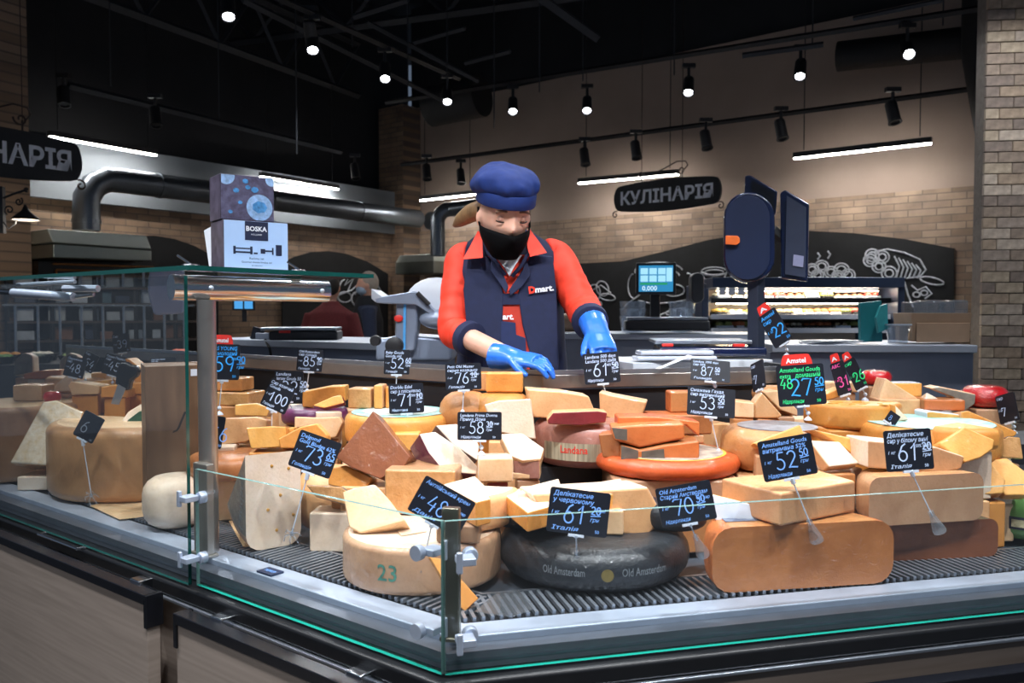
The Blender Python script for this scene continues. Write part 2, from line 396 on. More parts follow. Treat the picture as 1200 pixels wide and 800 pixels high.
# ---------------------------------------------------------------- track spotlights
def spot_fixture(p, aim, label, group, power=60, lit=True, sz=1.0, visible=True, angle=75):
    t = thing('track_spotlight', p, label, 'spotlight', group)
    ax = (V(aim) - V(p)).normalized(); X = V((0, 0, -1)).rotation_difference(ax).to_matrix().to_4x4()
    mb = MB(); mb.lathe([(0, .07), (.036, .07), (.04, .06), (.042, -.07), (.046, -.075), (.046, -.085), (.034, -.085), (.032, -.06), (0, -.06)], 20, X=X)
    obj('lamp_head', mb, BLACK, t, origin=(0, 0, 0), local=True, smooth=False)
    mb = MB(); mb.lathe([(.031, -.07), (0, -.07)], 20, X=X)
    obj('lens', mb, emis('spot_glow', 'f4f6ff', 60 * (1 if lit else 0)) if lit else DARK, t, local=True)
    mb = MB(); mb.tube([(0, 0, .02), (0, 0, .14)], .012, 8); mb.box((0, 0, .15), (.1, .04, .03))
    obj('bracket', mb, BLACK, t, local=True)
    if lit:
        ld = bpy.data.lights.new('spot', 'SPOT'); ld.energy = power * POWER; ld.spot_size = radians(angle); ld.spot_blend = .6; ld.shadow_soft_size = .045; ld.color = (.93, .96, 1.0)
        lo = bpy.data.objects.new('spot_beam', ld); COL.objects.link(lo); lo.parent = t; lo.location = ax * .09
        lo.rotation_euler = X.to_euler()
    return t
def rail(name, pts, r, label, cat, m=BLACK, square=True):
    mb = MB(); mb.tube(pts, r, 4 if square else 10); return tag(obj(name, mb, m), label, cat)
ZTR = 3.0
lit = [(267, 7), (366, 48), (451, 83), (524, 111), (601, 123), (688, 122), (807, 100), (938, 80), (1063, 57)]
LN = ['leftmost lit track spotlight, at the top edge of the picture', 'second lit track spotlight from the left on the slanting ceiling rail', 'third lit track spotlight from the left on the slanting ceiling rail', 'fourth lit track spotlight from the left, near the rail corner', 'fifth lit track spotlight from the left, above the blue cap', 'sixth lit track spotlight from the left, right of the blue cap', 'seventh lit track spotlight from the left, above the hanging sign', 'eighth lit track spotlight from the left, above the label printer', 'rightmost and brightest lit track spotlight, beside the brick column']
P = [atz(x, y, ZTR) for x, y in lit]
for i, p in enumerate(P):
    aim = V((p.x * .75, p.y * .8, 1.0)) if i < 8 else V((2.3, 4.0, 1.6))
    spot_fixture(p, aim, LN[i], 'lit track spotlights', 55 if i < 8 else 90)
zt = ZTR + .17
e0 = P[0] + (P[0] - P[3]) * .5; e1 = P[3] + (P[3] - P[0]) * .08
def up(p, z): return V((p.x, p.y, z))
rail('ceiling_track', [up(e0, zt), up(e1, zt)], .022, 'black lighting rail slanting down from the top left with four spotlights', 'rail')
rail('ceiling_track', [up(P[4] - (P[8] - P[4]) * .45, zt + .02), up(P[8] + (P[8] - P[4]) * .15, zt + .02)], .022, 'long black lighting rail in front of the beige plaster wall', 'rail')
for q, lb in ((e0 * .5 + P[1] * .5, 'a'), (P[3], 'b')): pass
# second, unlit track in front of the plaster wall
ut = [(268, 578, 0), (500, 201, 1), (540, 206, 1), (685, 183, 1), (745, 175, 1), (827, 163, 1), (915, 151, 1), (1046, 131, 1)]
ZT2 = 2.62
for i, (x, y, k) in enumerate(ut[1:]):
    p = atz(x, y, ZT2)
    spot_fixture(p, p + V((.1, -.3, -1)), ['unlit black track spotlight nearest the room corner', 'unlit black track spotlight just left of the blue cap', 'unlit black track spotlight right of the blue cap', 'unlit black track spotlight above the left end of the hanging sign', 'unlit black track spotlight above the right end of the hanging sign', 'unlit black track spotlight above the label printer', 'unlit black track spotlight nearest the brick column'][i], 'unlit track spotlights', lit=False)
a = atz(470, 193, ZT2 + .17); b = atz(1140, 104, ZT2 + .17)
rail('ceiling_track', [a, b], .02, 'black lighting rail with unlit spotlights below the long lit rail', 'rail')
# spotlights above the frame: rail over the counter, plus added fill lamps
ov = [(-2.0, 1.9), (-1.25, 1.3), (-.5, .85), (.25, .75), (1.0, .95), (1.75, 1.25), (-.9, 2.6), (.5, 2.9), (1.6, 2.6), (2.0, 3.3), (-1.9, 3.3), (-1.3, 5.3), (-1.6, -.6), (0.1, -1.0), (1.6, -.8)]
OL = ['above the tall glass at the left', 'above the wooden crate', 'above the cheese wheel stamped 23', 'above the black cheese wheel', 'above the orange half wheel', 'above the green cheese wheel', 'over the left aisle behind the counter', 'over the shop assistant', 'over the cardboard tray', 'washing light down the brick column', 'added unseen to brighten the salad counter at the left', 'added unseen to brighten the two shoppers', 'of the added aisle rail lighting the left wooden front', 'of the added aisle rail lighting the counter corner', 'of the added aisle rail lighting the right wooden front']  # salad, shopper and aisle rail lamps added unseen to brighten those spots
for i, (x, y) in enumerate(ov):
    p = V((x, y, 3.05)); aim = V((x * .55 + .05, 1.75 if i < 6 else 2.0, .9)) if i < 8 else V((1.55, 3.2, 1.1)) if i == 8 else (V((2.7, 4.3, 1.9)), V((-1.9, 4.3, 1.0)), V((-1.3, 6.4, 1.2)), V((-1.0, 1.2, .2)), V((0.1, .8, .2)), V((1.0, 1.0, .2)))[i - 9]
    spot_fixture(p, aim, 'track spotlight ' + OL[i], 'spotlights over the counter', 72 if i < 6 else 45 if i < 12 else 38, angle=70 if i < 12 else 46)
rail('ceiling_track', [V((-2.4, 2.2, 3.22)), V((-1.25, 1.3, 3.22)), V((-.5, .85, 3.22)), V((.25, .75, 3.22)), V((1.0, .95, 3.22)), V((2.2, 1.45, 3.22))], .022, 'black lighting rail above the front of the cheese counter', 'rail')
rail('ceiling_track', [V((-2.2, -.4, 3.22)), V((0.1, -1.0, 3.22)), V((2.2, -.7, 3.22))], .022, 'added unseen black lighting rail above the customer aisle in front of the counter', 'rail')  # rail put in to carry the lamps added for the counter front
rail('ceiling_track', [V((-1.4, 2.5, 3.22)), V((.5, 2.9, 3.22)), V((2.2, 2.5, 3.22))], .022, 'black lighting rail above the aisle behind the counter', 'rail')

# linear lamps on thin cables
def linear_lamp(pa, pb, label):
    t = thing('linear_lamp', (pa + pb) / 2, label, 'lamp', 'linear lamps along the walls')
    c = (pa + pb) / 2; u = (pb - pa).normalized(); L = (pb - pa).length
    X = M.Rotation(atan2(u.y, u.x), 4, 'Z')
    mb = MB(); mb.box((0, 0, .025), (L, .05, .042), X=X); obj('housing', mb, BLACK, t, local=True, bevel=.003)
    mb = MB(); mb.box((0, 0, 0), (L * .99, .036, .009), X=X); obj('diffuser', mb, emis('led_glow', 'fbf6f0', LED), t, local=True)
    mb = MB()
    for s in (-.42, .42): mb.tube([X @ V((L * s, 0, .06)), X @ V((L * s, 0, 4.8 - c.z))], .004, 5)
    obj('cable', mb, BLACK, t, local=True)
def zpt(px, py, z): return atz(px, py, z)
linear_lamp(atz(930, 186, 2.45), atz(1092, 168, 2.45), 'long white linear lamp right of the label printer')
linear_lamp(atz(678, 215, 2.45), atz(795, 204.5, 2.45), 'white linear lamp crossing the hanging sign')
linear_lamp(atz(493, 235, 2.45), atz(556, 228, 2.45), 'short white linear lamp left of the blue cap')
linear_lamp(atz(57, 160, 2.56), atz(183, 182, 2.56), 'white linear lamp beside the sign at the left')
linear_lamp(atz(305, 207, 2.53), atz(396, 222, 2.53), 'white linear lamp right of the stacked boxes')
lp = atz(640, 187, 2.62)

# ---------------------------------------------------------------- the cheese counter
WOODP = wood_mat('grey_brown_wood', '84766b', '9c8d82', 'X')
cnt = thing('display_counter', CW(.4, 0), 'angled glass-fronted cheese counter with steel deck and grey wood front', 'counter')
TL, TR = 3.3, 3.0
def part(name, prof, m, bevel=0, uv=False, tr=None, **k):
    mb = MB(); sweep(mb, prof, TL, tr or TR); return obj(name, mb, m, cnt, bevel=bevel, **k)
part('deck', rect(.02, .9, .66, ZD - .012), mat('deck_steel', '6d7480', .4, .6, .2, 8))
part('front_strip', rect(.055, .115, .655, ZD), STEEL_L, .003)
part('rounded_rail', [(.034 + .015 * cos(a), .672 + .015 * sin(a)) for a in [2 * pi * i / 12 for i in range(12)]], mat('rail_steel', '5a6370', .4, .6, .2, 12), smooth=True)
part('trim_channel', rect(.02, .06, .6, .656), BLACKG, .003)
part('bumper_strip', rect(-.018, .03, .622, .657), mat('black_rubber', '141518', .4, 0, .2, 30), .008)
part('edge_profile', rect(-.022, .03, .615, .622), STEEL, .002)
part('body', rect(.02, .99, .1, .56), mat('counter_body', '55504c', .6, 0, .1, 8))
part('plinth', rect(.1, .95, 0, .1), BLACK)
part('back_panel', rect(.885, .9, ZD, ZL - .045), BLACK, tr=1.15)
part('ledge', rect(.87, 1.02, ZL - .04, ZL), mat('ledge_steel', 'a39c96', .28, .8, .18, 6), .004, tr=1.15)
part('ledge_lip', [(.872, ZL), (.872, ZL + .012), (.882, ZL + .012), (.882, ZL)], STEEL, tr=1.15)
mb = MB(); mb.hexa([RW(1.15, .86, ZL - .1), RW(1.165, .86, ZL - .1), RW(1.165, 1.02, ZL - .1), RW(1.15, 1.02, ZL - .1)], [RW(1.15, .8, ZL + .02), RW(1.165, .8, ZL + .02), RW(1.165, 1.03, ZL + .02), RW(1.15, 1.03, ZL + .02)]); obj('end_panel', mb, DARK, cnt, bevel=.003)
part('shelf_tier', rect(.56, .885, ZD - .02, .80), DARK)
part('shelf_tier', rect(.66, .885, .79, .86), DARK)
part('grille_channel', rect(.12, .235, ZD - .02, ZD - .006), BLACK)
part('deck_lip', rect(.238, .246, ZD - .02, ZD + .004), STEEL)
# grille bars, one by one
mb = MB(); mb.box((0, .055, 0), (.0065, .11, .008))
bar0 = None
GB = mat('grille_steel', '9aa1ac', .35, .7, .15, 20)
for wing in 'LR':
    n = 0; t = .085 if wing == 'L' else .06
    while t < (1.72 if wing == 'L' else 1.75):
        p = LW(t, .122, ZD + .001) if wing == 'L' else RW(t, .122, ZD + .001); nn = nL if wing == 'L' else nR
        rot = (0, 0, atan2(nn.y, nn.x) - pi / 2); rel = p - V(cnt.location)
        if bar0 is None:
            bar0 = obj('grille_bar', mb, GB, cnt, origin=(0, 0, 0), local=True); bar0.location = rel; bar0.rotation_euler = rot
        else: copyobj(bar0, cnt, rel, rot)
        t += .0165
# wooden fronts
def front_panel(wing, t0, t1, z0, z1, d=-.0, th=.02, m=WOODP, name='front_panel', bevel=.002):
    f = LW if wing == 'L' else RW; dd = dL if wing == 'L' else dR
    mb = MB(); mb.hexa([f(t0, d, z0), f(t1, d, z0), f(t1, d + th, z0), f(t0, d + th, z0)], [f(t0, d, z1), f(t1, d, z1), f(t1, d + th, z1), f(t0, d + th, z1)])
    return obj(name, mb, m, cnt, bevel=bevel, uv=(K, dd, 0))
front_panel('L', .01, .76, .12, .615); front_panel('L', .764, 2.2, .12, .615); front_panel('L', 2.204, 3.3, .12, .615)
front_panel('R', .01, 1.4, .12, .615); front_panel('R', 1.404, 3.0, .12, .615)
WOODL = wood_mat('lighter_grey_wood', '8b7e73', 'a39489', 'X')
RUB = MATS['black_rubber']
def bumper(wing, t0, t1, z0, z1):
    f = LW if wing == 'L' else RW; dd = dL if wing == 'L' else dR
    b = front_panel(wing, t0, t1, z0, z1, -.075, .03, WOODL, 'drawer_front', .002)
    mb = MB(); s = [f(t0 - .002, -.08, z1), f(t1 + .002, -.08, z1), f(t1 + .002, -.048, z1), f(t0 - .002, -.048, z1)]
    mb.hexa(s, [q + V((0, 0, .022)) for q in s]); obj('cap_strip', mb, BLACKG, b, bevel=.002)
    for te in (t0, t1):
        mb = MB(); s = [f(te - .006, -.08, z1 - .05), f(te + .006, -.08, z1 - .05), f(te + .006, -.04, z1 - .05), f(te - .006, -.04, z1 - .05)]
        mb.hexa(s, [q + V((0, 0, .072)) for q in s]); obj('end_cap', mb, BLACKG, b, bevel=.002)
    for te in (t0 + .1, t1 - .1):
        mb = MB(); s = [f(te - .02, -.05, z1 + .0), f(te + .02, -.05, z1 + .0), f(te + .02, .0, z1 + .0), f(te - .02, .0, z1 + .0)]
        mb.hexa(s, [q + V((0, 0, .028)) for q in s]); obj('bracket', mb, CHROME, b, bevel=.003)
    return b
bumper('L', .785, 2.2, .17, .624); bumper('L', .06, .668, .17, .612); bumper('R', .1, 1.8, .17, .566)

EDGE_M = mat('grey_green_glass_edge', '6f938e', .2, 0, .2, 8)
# ---- low glass: two panes meeting at the corner, posts and clamps
def pane(pts4, th, nn, name='glass_pane', parent=None, edge=EDGE):
    mb = MB(); mb.prism(pts4, nn * th, 0, 2); mb.mi[2] = 1; return obj(name, mb, [GLASS, edge, EDGE_M if edge is EDGE else edge], parent or cnt)  # bottom edge takes the lit colour, the other edges stay muted
TP = .716
pane([LW(.004, 0, ZG0), LW(TP, 0, ZG0), LW(TP, 0, ZG1), LW(.004, 0, ZG1)], .008, nL)
pane([RW(.004, 0, ZG0), RW(2.9, 0, ZG0), RW(2.9, 0, ZG1), RW(.004, 0, ZG1)], .008, nR)
pane([LW(TP + .012, -.012, ZG0), LW(2.35, -.012, ZG0), LW(2.35, -.012, ZT - .01), LW(TP + .012, -.012, ZT - .01)], .008, nL, 'tall_glass_pane', edge=EDGE_D)
pane([LW(2.36, -.012, ZG0), LW(3.3, -.012, ZG0), LW(3.3, -.012, ZT - .01), LW(2.36, -.012, ZT - .01)], .008, nL, 'tall_glass_pane', edge=EDGE_D)
pane([LW(TP - .02, -.02, ZT), LW(3.3, -.02, ZT), LW(3.3, .5, ZT), LW(TP - .02, .5, ZT)], .01, V((0, 0, 1)), 'top_glass_shelf', edge=EDGE_D)
def post(p, h, w_, dp, ang, name='glass_post', m=CHROME):
    mb = MB(); X = M.Translation(p) @ M.Rotation(ang, 4, 'Z'); mb.box((0, 0, h / 2), (w_, dp, h), X=X); mb.box((0, 0, .004), (w_ * 1.25, dp * 1.5, .008), X=X)
    return obj(name, mb, m, cnt, bevel=.003)
aB = atan2(BIS.y, BIS.x)
cp = post(CW(.045, ZD), .225, .03, .016, aB + pi / 2, m=mat('post_brass_steel', '8d8878', .3, .9, .15, 10))
angL = atan2(dL.y, dL.x); angR = atan2(dR.y, dR.x)
lpst = post(LW(TP + .065, .06, ZD), .21, .055, .02, angL, m=mat('post_steel', '9c9890', .38, .75, .15, 8))
def clamp(p, nn, dd, name='glass_clamp'):
    mb = MB(); X = M.Translation(p) @ M.Rotation(atan2(dd.y, dd.x), 4, 'Z')     # local x along glass, -y outwards
    mb.lathe([(0, -.012), (.0115, -.012), (.013, -.009), (.013, .002), (0, .002)], 20, X=X @ M.Rotation(pi / 2, 4, 'X') @ M.Translation((0, 0, .008)))
    c = obj(name, mb, STEEL_L, cnt); smooth_by_angle(c)
    mb = MB(); mb.box((.012, .02, 0), (.03, .032, .012), X=X); mb.box((.024, .034, 0), (.01, .008, .034), X=X); obj('arm', mb, STEEL_L, c, bevel=.002)
    return c
for z in (.725, .855):
    clamp(LW(.05, -.002, z), nL, -dL); clamp(RW(.045, -.002, z), nR, -dR)
    clamp(LW(TP - .022, -.002, z), nL, dL)
# tall post and beam carrying the glass shelf
pb = LW(TP + .085, .085, ZD)
mb = MB(); X = M.Translation(pb) @ M.Rotation(angL, 4, 'Z'); mb.tube([X @ V((0, 0, 0)), X @ V((0, 0, ZT - .06 - ZD))], .021, 20); tp = obj('shelf_post', mb, mat('warm_chrome', 'b3aaa2', .3, .85, .1, 5), cnt); smooth_by_angle(tp)
mb = MB(); q0 = LW(TP + .105, .012, ZT - .033); q1 = LW(TP + .105, .45, ZT - .033)
mb.tube([q0, q1], [(.029, .017)] * 2, 16); be = obj('shelf_beam', mb, CHROME, cnt); smooth_by_angle(be)
for k in (.1, .42):
    mb = MB(); mb.ball(LW(TP + .105, k, ZT - .033) - dL * .017, .006, 10); obj('screw', mb, STEEL_L, be)
for k in (.06, .36):
    mb = MB(); X = M.Translation(LW(TP + .105, k, ZT + .01)); mb.lathe([(0, 0), (.02, 0), (.022, .004), (.018, .01), (0, .012)], 16, X=X); mb.tube([X @ V((0, 0, .01)), X @ V((-.03, .0, .03))], .003, 6); obj('glass_fixing', mb, CHROME, be)
# gas strut and hinge inside the tall glass
mb = MB(); a = at(15, 343, 2.15); b = at(86, 348, 2.1); mb.tube([a, b], .012, 12); o = obj('gas_strut', mb, STEEL_L, cnt); smooth_by_angle(o)
for q0, q1, rr, nm in ((b, at(110, 345, 2.07), .005, 'strut_rod'), (at(-30, 339, 2.2), a, .007, 'strut_rod')):
    mb = MB(); mb.tube([q0, q1], rr, 8); obj(nm, mb, CHROME, o)
for q0, q1, rr in ((at(20, 334, 2.25), at(88, 330, 2.2), .006), (at(75, 338, 2.05), at(115, 338, 2.02), .009)):
    mb = MB(); mb.tube([q0, q1], rr, 8); obj('hinge_rod', mb, STEEL_L, cnt)
mb = MB(); a = at(62, 614, 1.8)
h0, h1 = LW(1.42, -.03, .66), LW(1.2, -.03, .66)
mb.tube([h0 + nL * .018, h0, h1, h1 + nL * .018], .004, 8); obj('pull_handle', mb, CHROME, cnt)
# price rail badge on the deck strip
mb = MB(); b0 = LW(.56, .075, ZD); X = M.Translation(b0) @ M.Rotation(angL + pi, 4, 'Z'); mb.box((0, 0, .002), (.05, .032, .004), X=X); bd = obj('deck_badge', mb, mat('navy_plastic', '14284a', .4), cnt)
mb = MB(); put_text(mb, 'тека', 0, -.006, .018, X @ M.Translation((0, 0, .0045)), center=True, width=.034); obj('lettering', mb, CHALKB, bd)
# ---------------------------------------------------------------- cheeses
C = {}
for n_, c_, c2_ in [('white', 'efdcc8', 'e4c9ad'), ('cream', 'e9c59c', 'd9ae80'), ('pale', 'e3b280', 'd19a66'), ('gold', 'dd9a4c', 'cb8236'), ('yellow', 'e9b062', 'd99945'),
                  ('orange', 'd0783f', 'bf652f'), ('amber', 'c58a55', 'b37641'), ('tan', 'c29a78', 'ac8262'), ('rind', 'b98a62', 'a2744e'), ('brown', '8a4f2e', '754023'),
                  ('rust', 'b0703f', '985a2e'), ('buff', 'cb9a70', 'b58158'), ('redorange', 'd9602a', 'c84e1c')]:
    C[n_] = cheese(n_, c_, col2=c2_)
C['plum'] = cheese('plum', '6d2f5f', .3, coat=.6, col2='59244e')
C['wine'] = cheese('wine', '8e2f35', .3, coat=.5, col2='702528')
C['black'] = cheese('black', '1c1f24', .4, scale=40, coat=.25, bump=.3, col2='2c3036')
C['green'] = cheese('green', '6fa653', .35, coat=.5, col2='5c9143')
C['olive'] = cheese('olive', '4a4330', .6, col2='6b5f45')
C['ash'] = cheese('ash', '5d5852', .7, var=.4, scale=30, col2='8b8377')
C['pink'] = cheese('pink', 'a9786c', .35, coat=.6, col2='8b5a50')
C['film'] = cheese('film', 'd9a66f', .2, coat=.8, bump=.35, scale=40, col2='c8935b')
C['red'] = cheese('red', 'c4151c', .2, coat=.9, bump=.5, scale=30, col2='a81018')
PAPER = mat('paper_label', 'd3d8e4', .6, 0, .1, 30)
NAVYL = mat('navy_label', '2e3a55', .4, 0, .5, 40, col2='8a8f9f')
TEAL = mat('teal_label', '5fb9b0', .4, 0, .4, 26, col2='cfe4dc')
GREYL = mat('slate_label', '565c66', .3, 0, .5, 30, col2='9aa0aa')
def named(o, label, cat='cheese', group=None): return tag(o, label, cat, group or GRP)
GRP = 'cheeses in the corner of the counter'
def pos(px, pyb, Y, front=0):
    """point over photo pixel px at distance Y, whose base height is that of pixel row pyb seen at Y - front"""
    p = at(px, 365, Y); p.z = at(px, pyb, Y - front).z; return p
def prof(R, h, r, n=4, bulge=0):
    pts = [(0, 0)]
    for i in range(n + 1): a = -pi / 2 + pi / 2 * i / n; pts.append((R - r + r * cos(a), r + r * sin(a)))
    if bulge: pts.append((R + bulge, h / 2))
    for i in range(n + 1): a = pi / 2 * i / n; pts.append((R - r + r * cos(a), h - r + r * sin(a)))
    pts.append((0, h)); return pts
def W(name, px, pyb, Y, R, h, label, cut='cream', rind='rind', top=None, a0=0, a1=360, r=.015, z=None, tilt=None, bulge=0, bevel=0, centroid=True):
    full = a1 - a0 >= 360; A0_, A1_ = radians(a0), radians(a1); mid = (A0_ + A1_) / 2
    half = (A1_ - A0_) / 2
    cen = V((0, 0, 0)) if full or not centroid else V((cos(mid), sin(mid), 0)) * (R * 2 / 3 * sin(half) / half)
    angs = [A0_ + (A1_ - A0_) * i / 24 for i in range(25)]
    front = -min([R * sin(a) for a in angs] + ([] if full else [0])) + cen.y * 0 - (0 if full else -cen.y)
    p = pos(px, pyb, Y, max(0, front))
    if z is not None: p.z = z
    pr = prof(R, h, min(r, h * .49), 4, bulge); k = len(pr) - 1
    mi = [2] + [1] * (k - 2) + [2]
    mb = MB(); n = max(6, int(40 * (A1_ - A0_) / (2 * pi)) + 2) if not full else 44
    X = M.Translation(p) @ (tilt if tilt else M.Identity(4)) @ M.Translation(-cen)
    mb.lathe(pr, n, A0_, A1_, mi, X)
    o = obj(name, mb, [C[cut], C[rind] if isinstance(rind, str) else rind, C[top] if isinstance(top, str) else (top or C[cut])], origin=p)
    smooth_by_angle(o, 42)
    if label: named(o, label)
    return o
def F(name, poly, Y, label, cut='cream', side='rind', yaw=0, tilt=0, th=.08, bevel=.004, ext=None, seg=2, back=None):
    cx = sum(p[0] for p in poly) / len(poly); cy = sum(p[1] for p in poly) / len(poly)
    y_, t_ = radians(yaw), radians(tilt); n = V((sin(y_) * cos(t_), -cos(y_) * cos(t_), sin(t_)))
    p0 = at(cx, cy, Y); pts = [onplane(x, y, p0, n) for x, y in poly]
    e = V(ext) if ext else -n * th
    mb = MB(); mb.prism(pts, e, 0, 1)
    o = obj(name, mb, [C[cut] if isinstance(cut, str) else cut, C[side] if isinstance(side, str) else side], bevel=bevel, seg=seg)
    if label: named(o, label)
    return o
def T(name, poly, z, h, label, cut='cream', side='rind', bevel=.004):
    mb = MB(); mb.prism([atz(x, y, z) for x, y in poly], V((0, 0, -h)), 0, 1)
    o = obj(name, mb, [C[cut], C[side]], bevel=bevel)
    if label: named(o, label)
    return o
def BX(name, px, pyb, Y, w_, d_, h, yaw, label, cut='cream', side='pale', bevel=.005, z=None, tiltx=0, tilty=0, mats=None):
    """block: front-bottom middle edge at pixel (px, pyb) and distance Y; w_ wide, d_ deep, h high"""
    p = at(px, pyb, Y)
    if z is not None: p.z = z
    X = M.Translation(p) @ M.Rotation(radians(yaw), 4, 'Z') @ M.Rotation(radians(tiltx), 4, 'X') @ M.Rotation(radians(tilty), 4, 'Y')
    mb = MB(); x, y = w_ / 2, d_
    mb.add([(-x, 0, 0), (x, 0, 0), (x, y, 0), (-x, y, 0), (-x, 0, h), (x, 0, h), (x, y, h), (-x, y, h)], [(3, 2, 1, 0)], 1, X)
    for f, m_ in (((4, 5, 6, 7), 1), ((0, 1, 5, 4), 0), ((1, 2, 6, 5), 2), ((2, 3, 7, 6), 2), ((3, 0, 4, 7), 2)):
        mb.f.append(list(f)); mb.mi.append(m_)
    s_ = C[side]; o = obj(name, mb, [C[cut], s_ if not mats else mats[0], s_ if not mats else mats[1]], bevel=bevel)
    if label: named(o, label)
    return o
def onto(parent, name, pts, ext, m):       # thin sticker or band that belongs to a cheese
    mb = MB(); mb.prism(pts, ext); return obj(name, mb, m, parent)
def disc(parent, name, p, R, m, th=.0015, n=32, X=None, sx=1):
    mb = MB(); mb.lathe([(0, 0), (R, 0), (R, th), (0, th)], n, X=M.Translation(p) @ (X or M.Identity(4))); return obj(name, mb, m, parent)
def curved_text(parent, t, c, R, z, ang, size, m, bulge=0, name='lettering', width=None):
    mb = MB(); vs, fs, wd = text_geo(t, size, .01); k = (width / wd) if width else 1; out = []
    for q in vs:
        a = ang + (q.x * k - wd * k / 2) / R; out.append(V((c.x + R * cos(a), c.y + R * sin(a), z + q.y)))
    mb.add(out, fs); return obj(name, mb, m, parent)

# --- front row at the corner
p23 = W('round_cheese', 494, 703, 1.69, .165, .092, 'pale cheese wheel stamped 23 in green at the glass corner', 'white', 'tan', 'white', r=.012, z=ZD + .005)
curved_text(p23, '23', V(p23.location), .1655, ZD + .035, radians(-108), .045, mat('green_ink', '4f8a78', .8, 0, .4, 60))
zt23 = ZD + .098
F('cheese_wedge', [(401, 576), (420, 570), (439, 567), (455, 584), (475, 610), (422, 624), (409, 617)], 1.66, 'crumbly pale wedge lying on top of the wheel stamped 23', 'cream', 'cream', yaw=-10, tilt=35, th=.05, bevel=.003)
W('cheese_wedge', 566, 655, 1.70, .15, .07, 'pale wedge with thick rind on the right side of the wheel stamped 23', 'white', 'pale', 'white', a0=-75, a1=-10, z=zt23 + .003)
F('cheese_wedge', [(503, 652), (520, 655), (561, 701), (545, 716), (536, 708)], 1.475, 'thin orange wedge leaning against the front of the wheel stamped 23', 'gold', 'gold', yaw=15, tilt=25, th=.018, bevel=.002)
BX('cheese_block', 492, 600, 1.78, .16, .14, .1, -6, 'large waxed-paper block of cheese behind the slanted 48 price card', 'film', 'buff', .006, z=zt23 + .002)
T('cheese_wedge', [(519, 567), (557, 557), (568, 568), (575, 584), (558, 588)], .885, .05, 'small wedge with golden cut side right of the slanted 48 price card', 'white', 'gold')
T('paper_slip', [(462, 617), (492, 612), (500, 622), (470, 627)], zt23 + .002, .0015, None, 'white', 'white', 0)
tag(bpy.data.objects['paper_slip'], 'small printed paper slip on top of the wheel stamped 23', 'paper')

# black wheel
pbk = W('round_cheese', 696, 706, 1.725, .203, .088, 'black waxed cheese wheel with pale lettering in the front middle', 'amber', 'black', 'black', r=.042, z=ZD + .003)
c0 = V(pbk.location); INK = mat('grey_ink', '777c80', .7, 0, .3, 60)
curved_text(pbk, 'Old Amsterdam', c0, .2045, ZD + .046, radians(-112), .022, INK, width=.085)
curved_text(pbk, 'Old Amsterdam', c0, .2045, ZD + .046, radians(-66), .022, INK, width=.1)
X = M.Translation(c0 + V((cos(radians(-88)), sin(radians(-88)), 0)) * .204 + V((0, 0, .046))) @ M.Rotation(pi / 2, 4, 'X')
mb = MB(); mb.lathe([(0, 0), (.012, 0), (.012, .001), (0, .001)], 24, X=X); obj('emblem', mb, mat('gold_foil', '8e7c4a', .4, .4, .3, 60), pbk)
zb = ZD + .092
for (px, Y, R, a0, a1, lb, hh) in ((784, 1.70, .075, 150, 330, 'black waxed piece on the right edge of the black wheel', .055), (608, 1.72, .08, 170, 330, 'black waxed piece on the left edge of the black wheel', .045)):
    W('cheese_piece', px, 640, Y, R, hh, lb, 'amber', 'black', 'black', a0=a0, a1=a1, r=.022, z=zb)
W('cheese_wedge', 627, 627, 1.70, .085, .035, 'small white wedge with pale face at the left edge of the black wheel', 'white', 'olive', 'white', a0=20, a1=75, z=zb + .047)
F('cheese_wedge', [(622, 578), (760, 570), (776, 600), (774, 615), (758, 630), (720, 626), (640, 610)], 1.66, 'large golden wedge lying behind the black wheel', 'pale', 'white', yaw=14, tilt=4, th=.11, bevel=.008)
T('cheese_wedge', [(588, 577), (655, 560), (664, 588), (618, 600)], .866, .04, 'long pale wedge left of the red-wine 61 price card', 'white', 'gold')
T('cheese_wedge', [(664, 570), (728, 560), (732, 575), (700, 582)], .875, .03, 'thin pale wedge just behind the red-wine 61 price card', 'white', 'yellow')

# orange half wheel and its load
GRP = 'cheeses in the right wing of the counter'
ph = W('half_round_cheese', 922, 692, 1.665, .194, .128, 'large golden half wheel with cut face in the front right', 'rust', 'orange', 'amber', a0=10, a1=190, r=.04, z=ZD + .004)
zh = ZD + .133
c0 = V(ph.location)
onto(ph, 'label_sticker', [c0 + V((x, y, .1285)) for x, y in ((-.14, -.07), (-.02, -.05), (-.02, -.01), (-.14, -.02))], V((0, 0, .001)), NAVYL)
F('cheese_wedge', [(832, 578), (872, 588), (913, 597), (911, 623), (868, 617), (838, 610)], 1.62, 'yellow wedge in white paper on the left of the golden half wheel', PAPER, 'yellow', yaw=-8, tilt=12, th=.07)
T('cheese_wedge', [(845, 560), (955, 549), (1003, 563), (915, 578)], .9, .065, 'big quarter wheel with holed golden side on the golden half wheel', 'pale', 'buff', .006)
W('half_round_cheese', 1090, 662, 1.83, .135, .085, 'dark reddish half wheel at the bottom, under a long buff half wheel', 'brown', 'brown', 'olive', a0=8, a1=188, r=.02, z=ZD + .004)
zq = ZD + .092
W('half_round_cheese', 1068, 612, 1.80, .142, .105, 'long buff half wheel with flat cut face behind the 61 price card at right', 'tan', 'buff', 'pale', a0=12, a1=192, r=.025, z=zq)
zq2 = zq + .107
F('cheese_wedge', [(1017, 516), (1060, 520), (1098, 524), (1131, 535), (1127, 549), (1105, 554), (1017, 548)], 1.78, 'long buff wedge lying on the long buff half wheel', 'buff', 'white', yaw=8, th=.09)
gw = W('round_cheese', 1212, 643, 2.02, .155, .1, 'green waxed cheese wheel with dark band at the right edge', 'green', 'green', 'green', r=.035, z=ZD + .004)
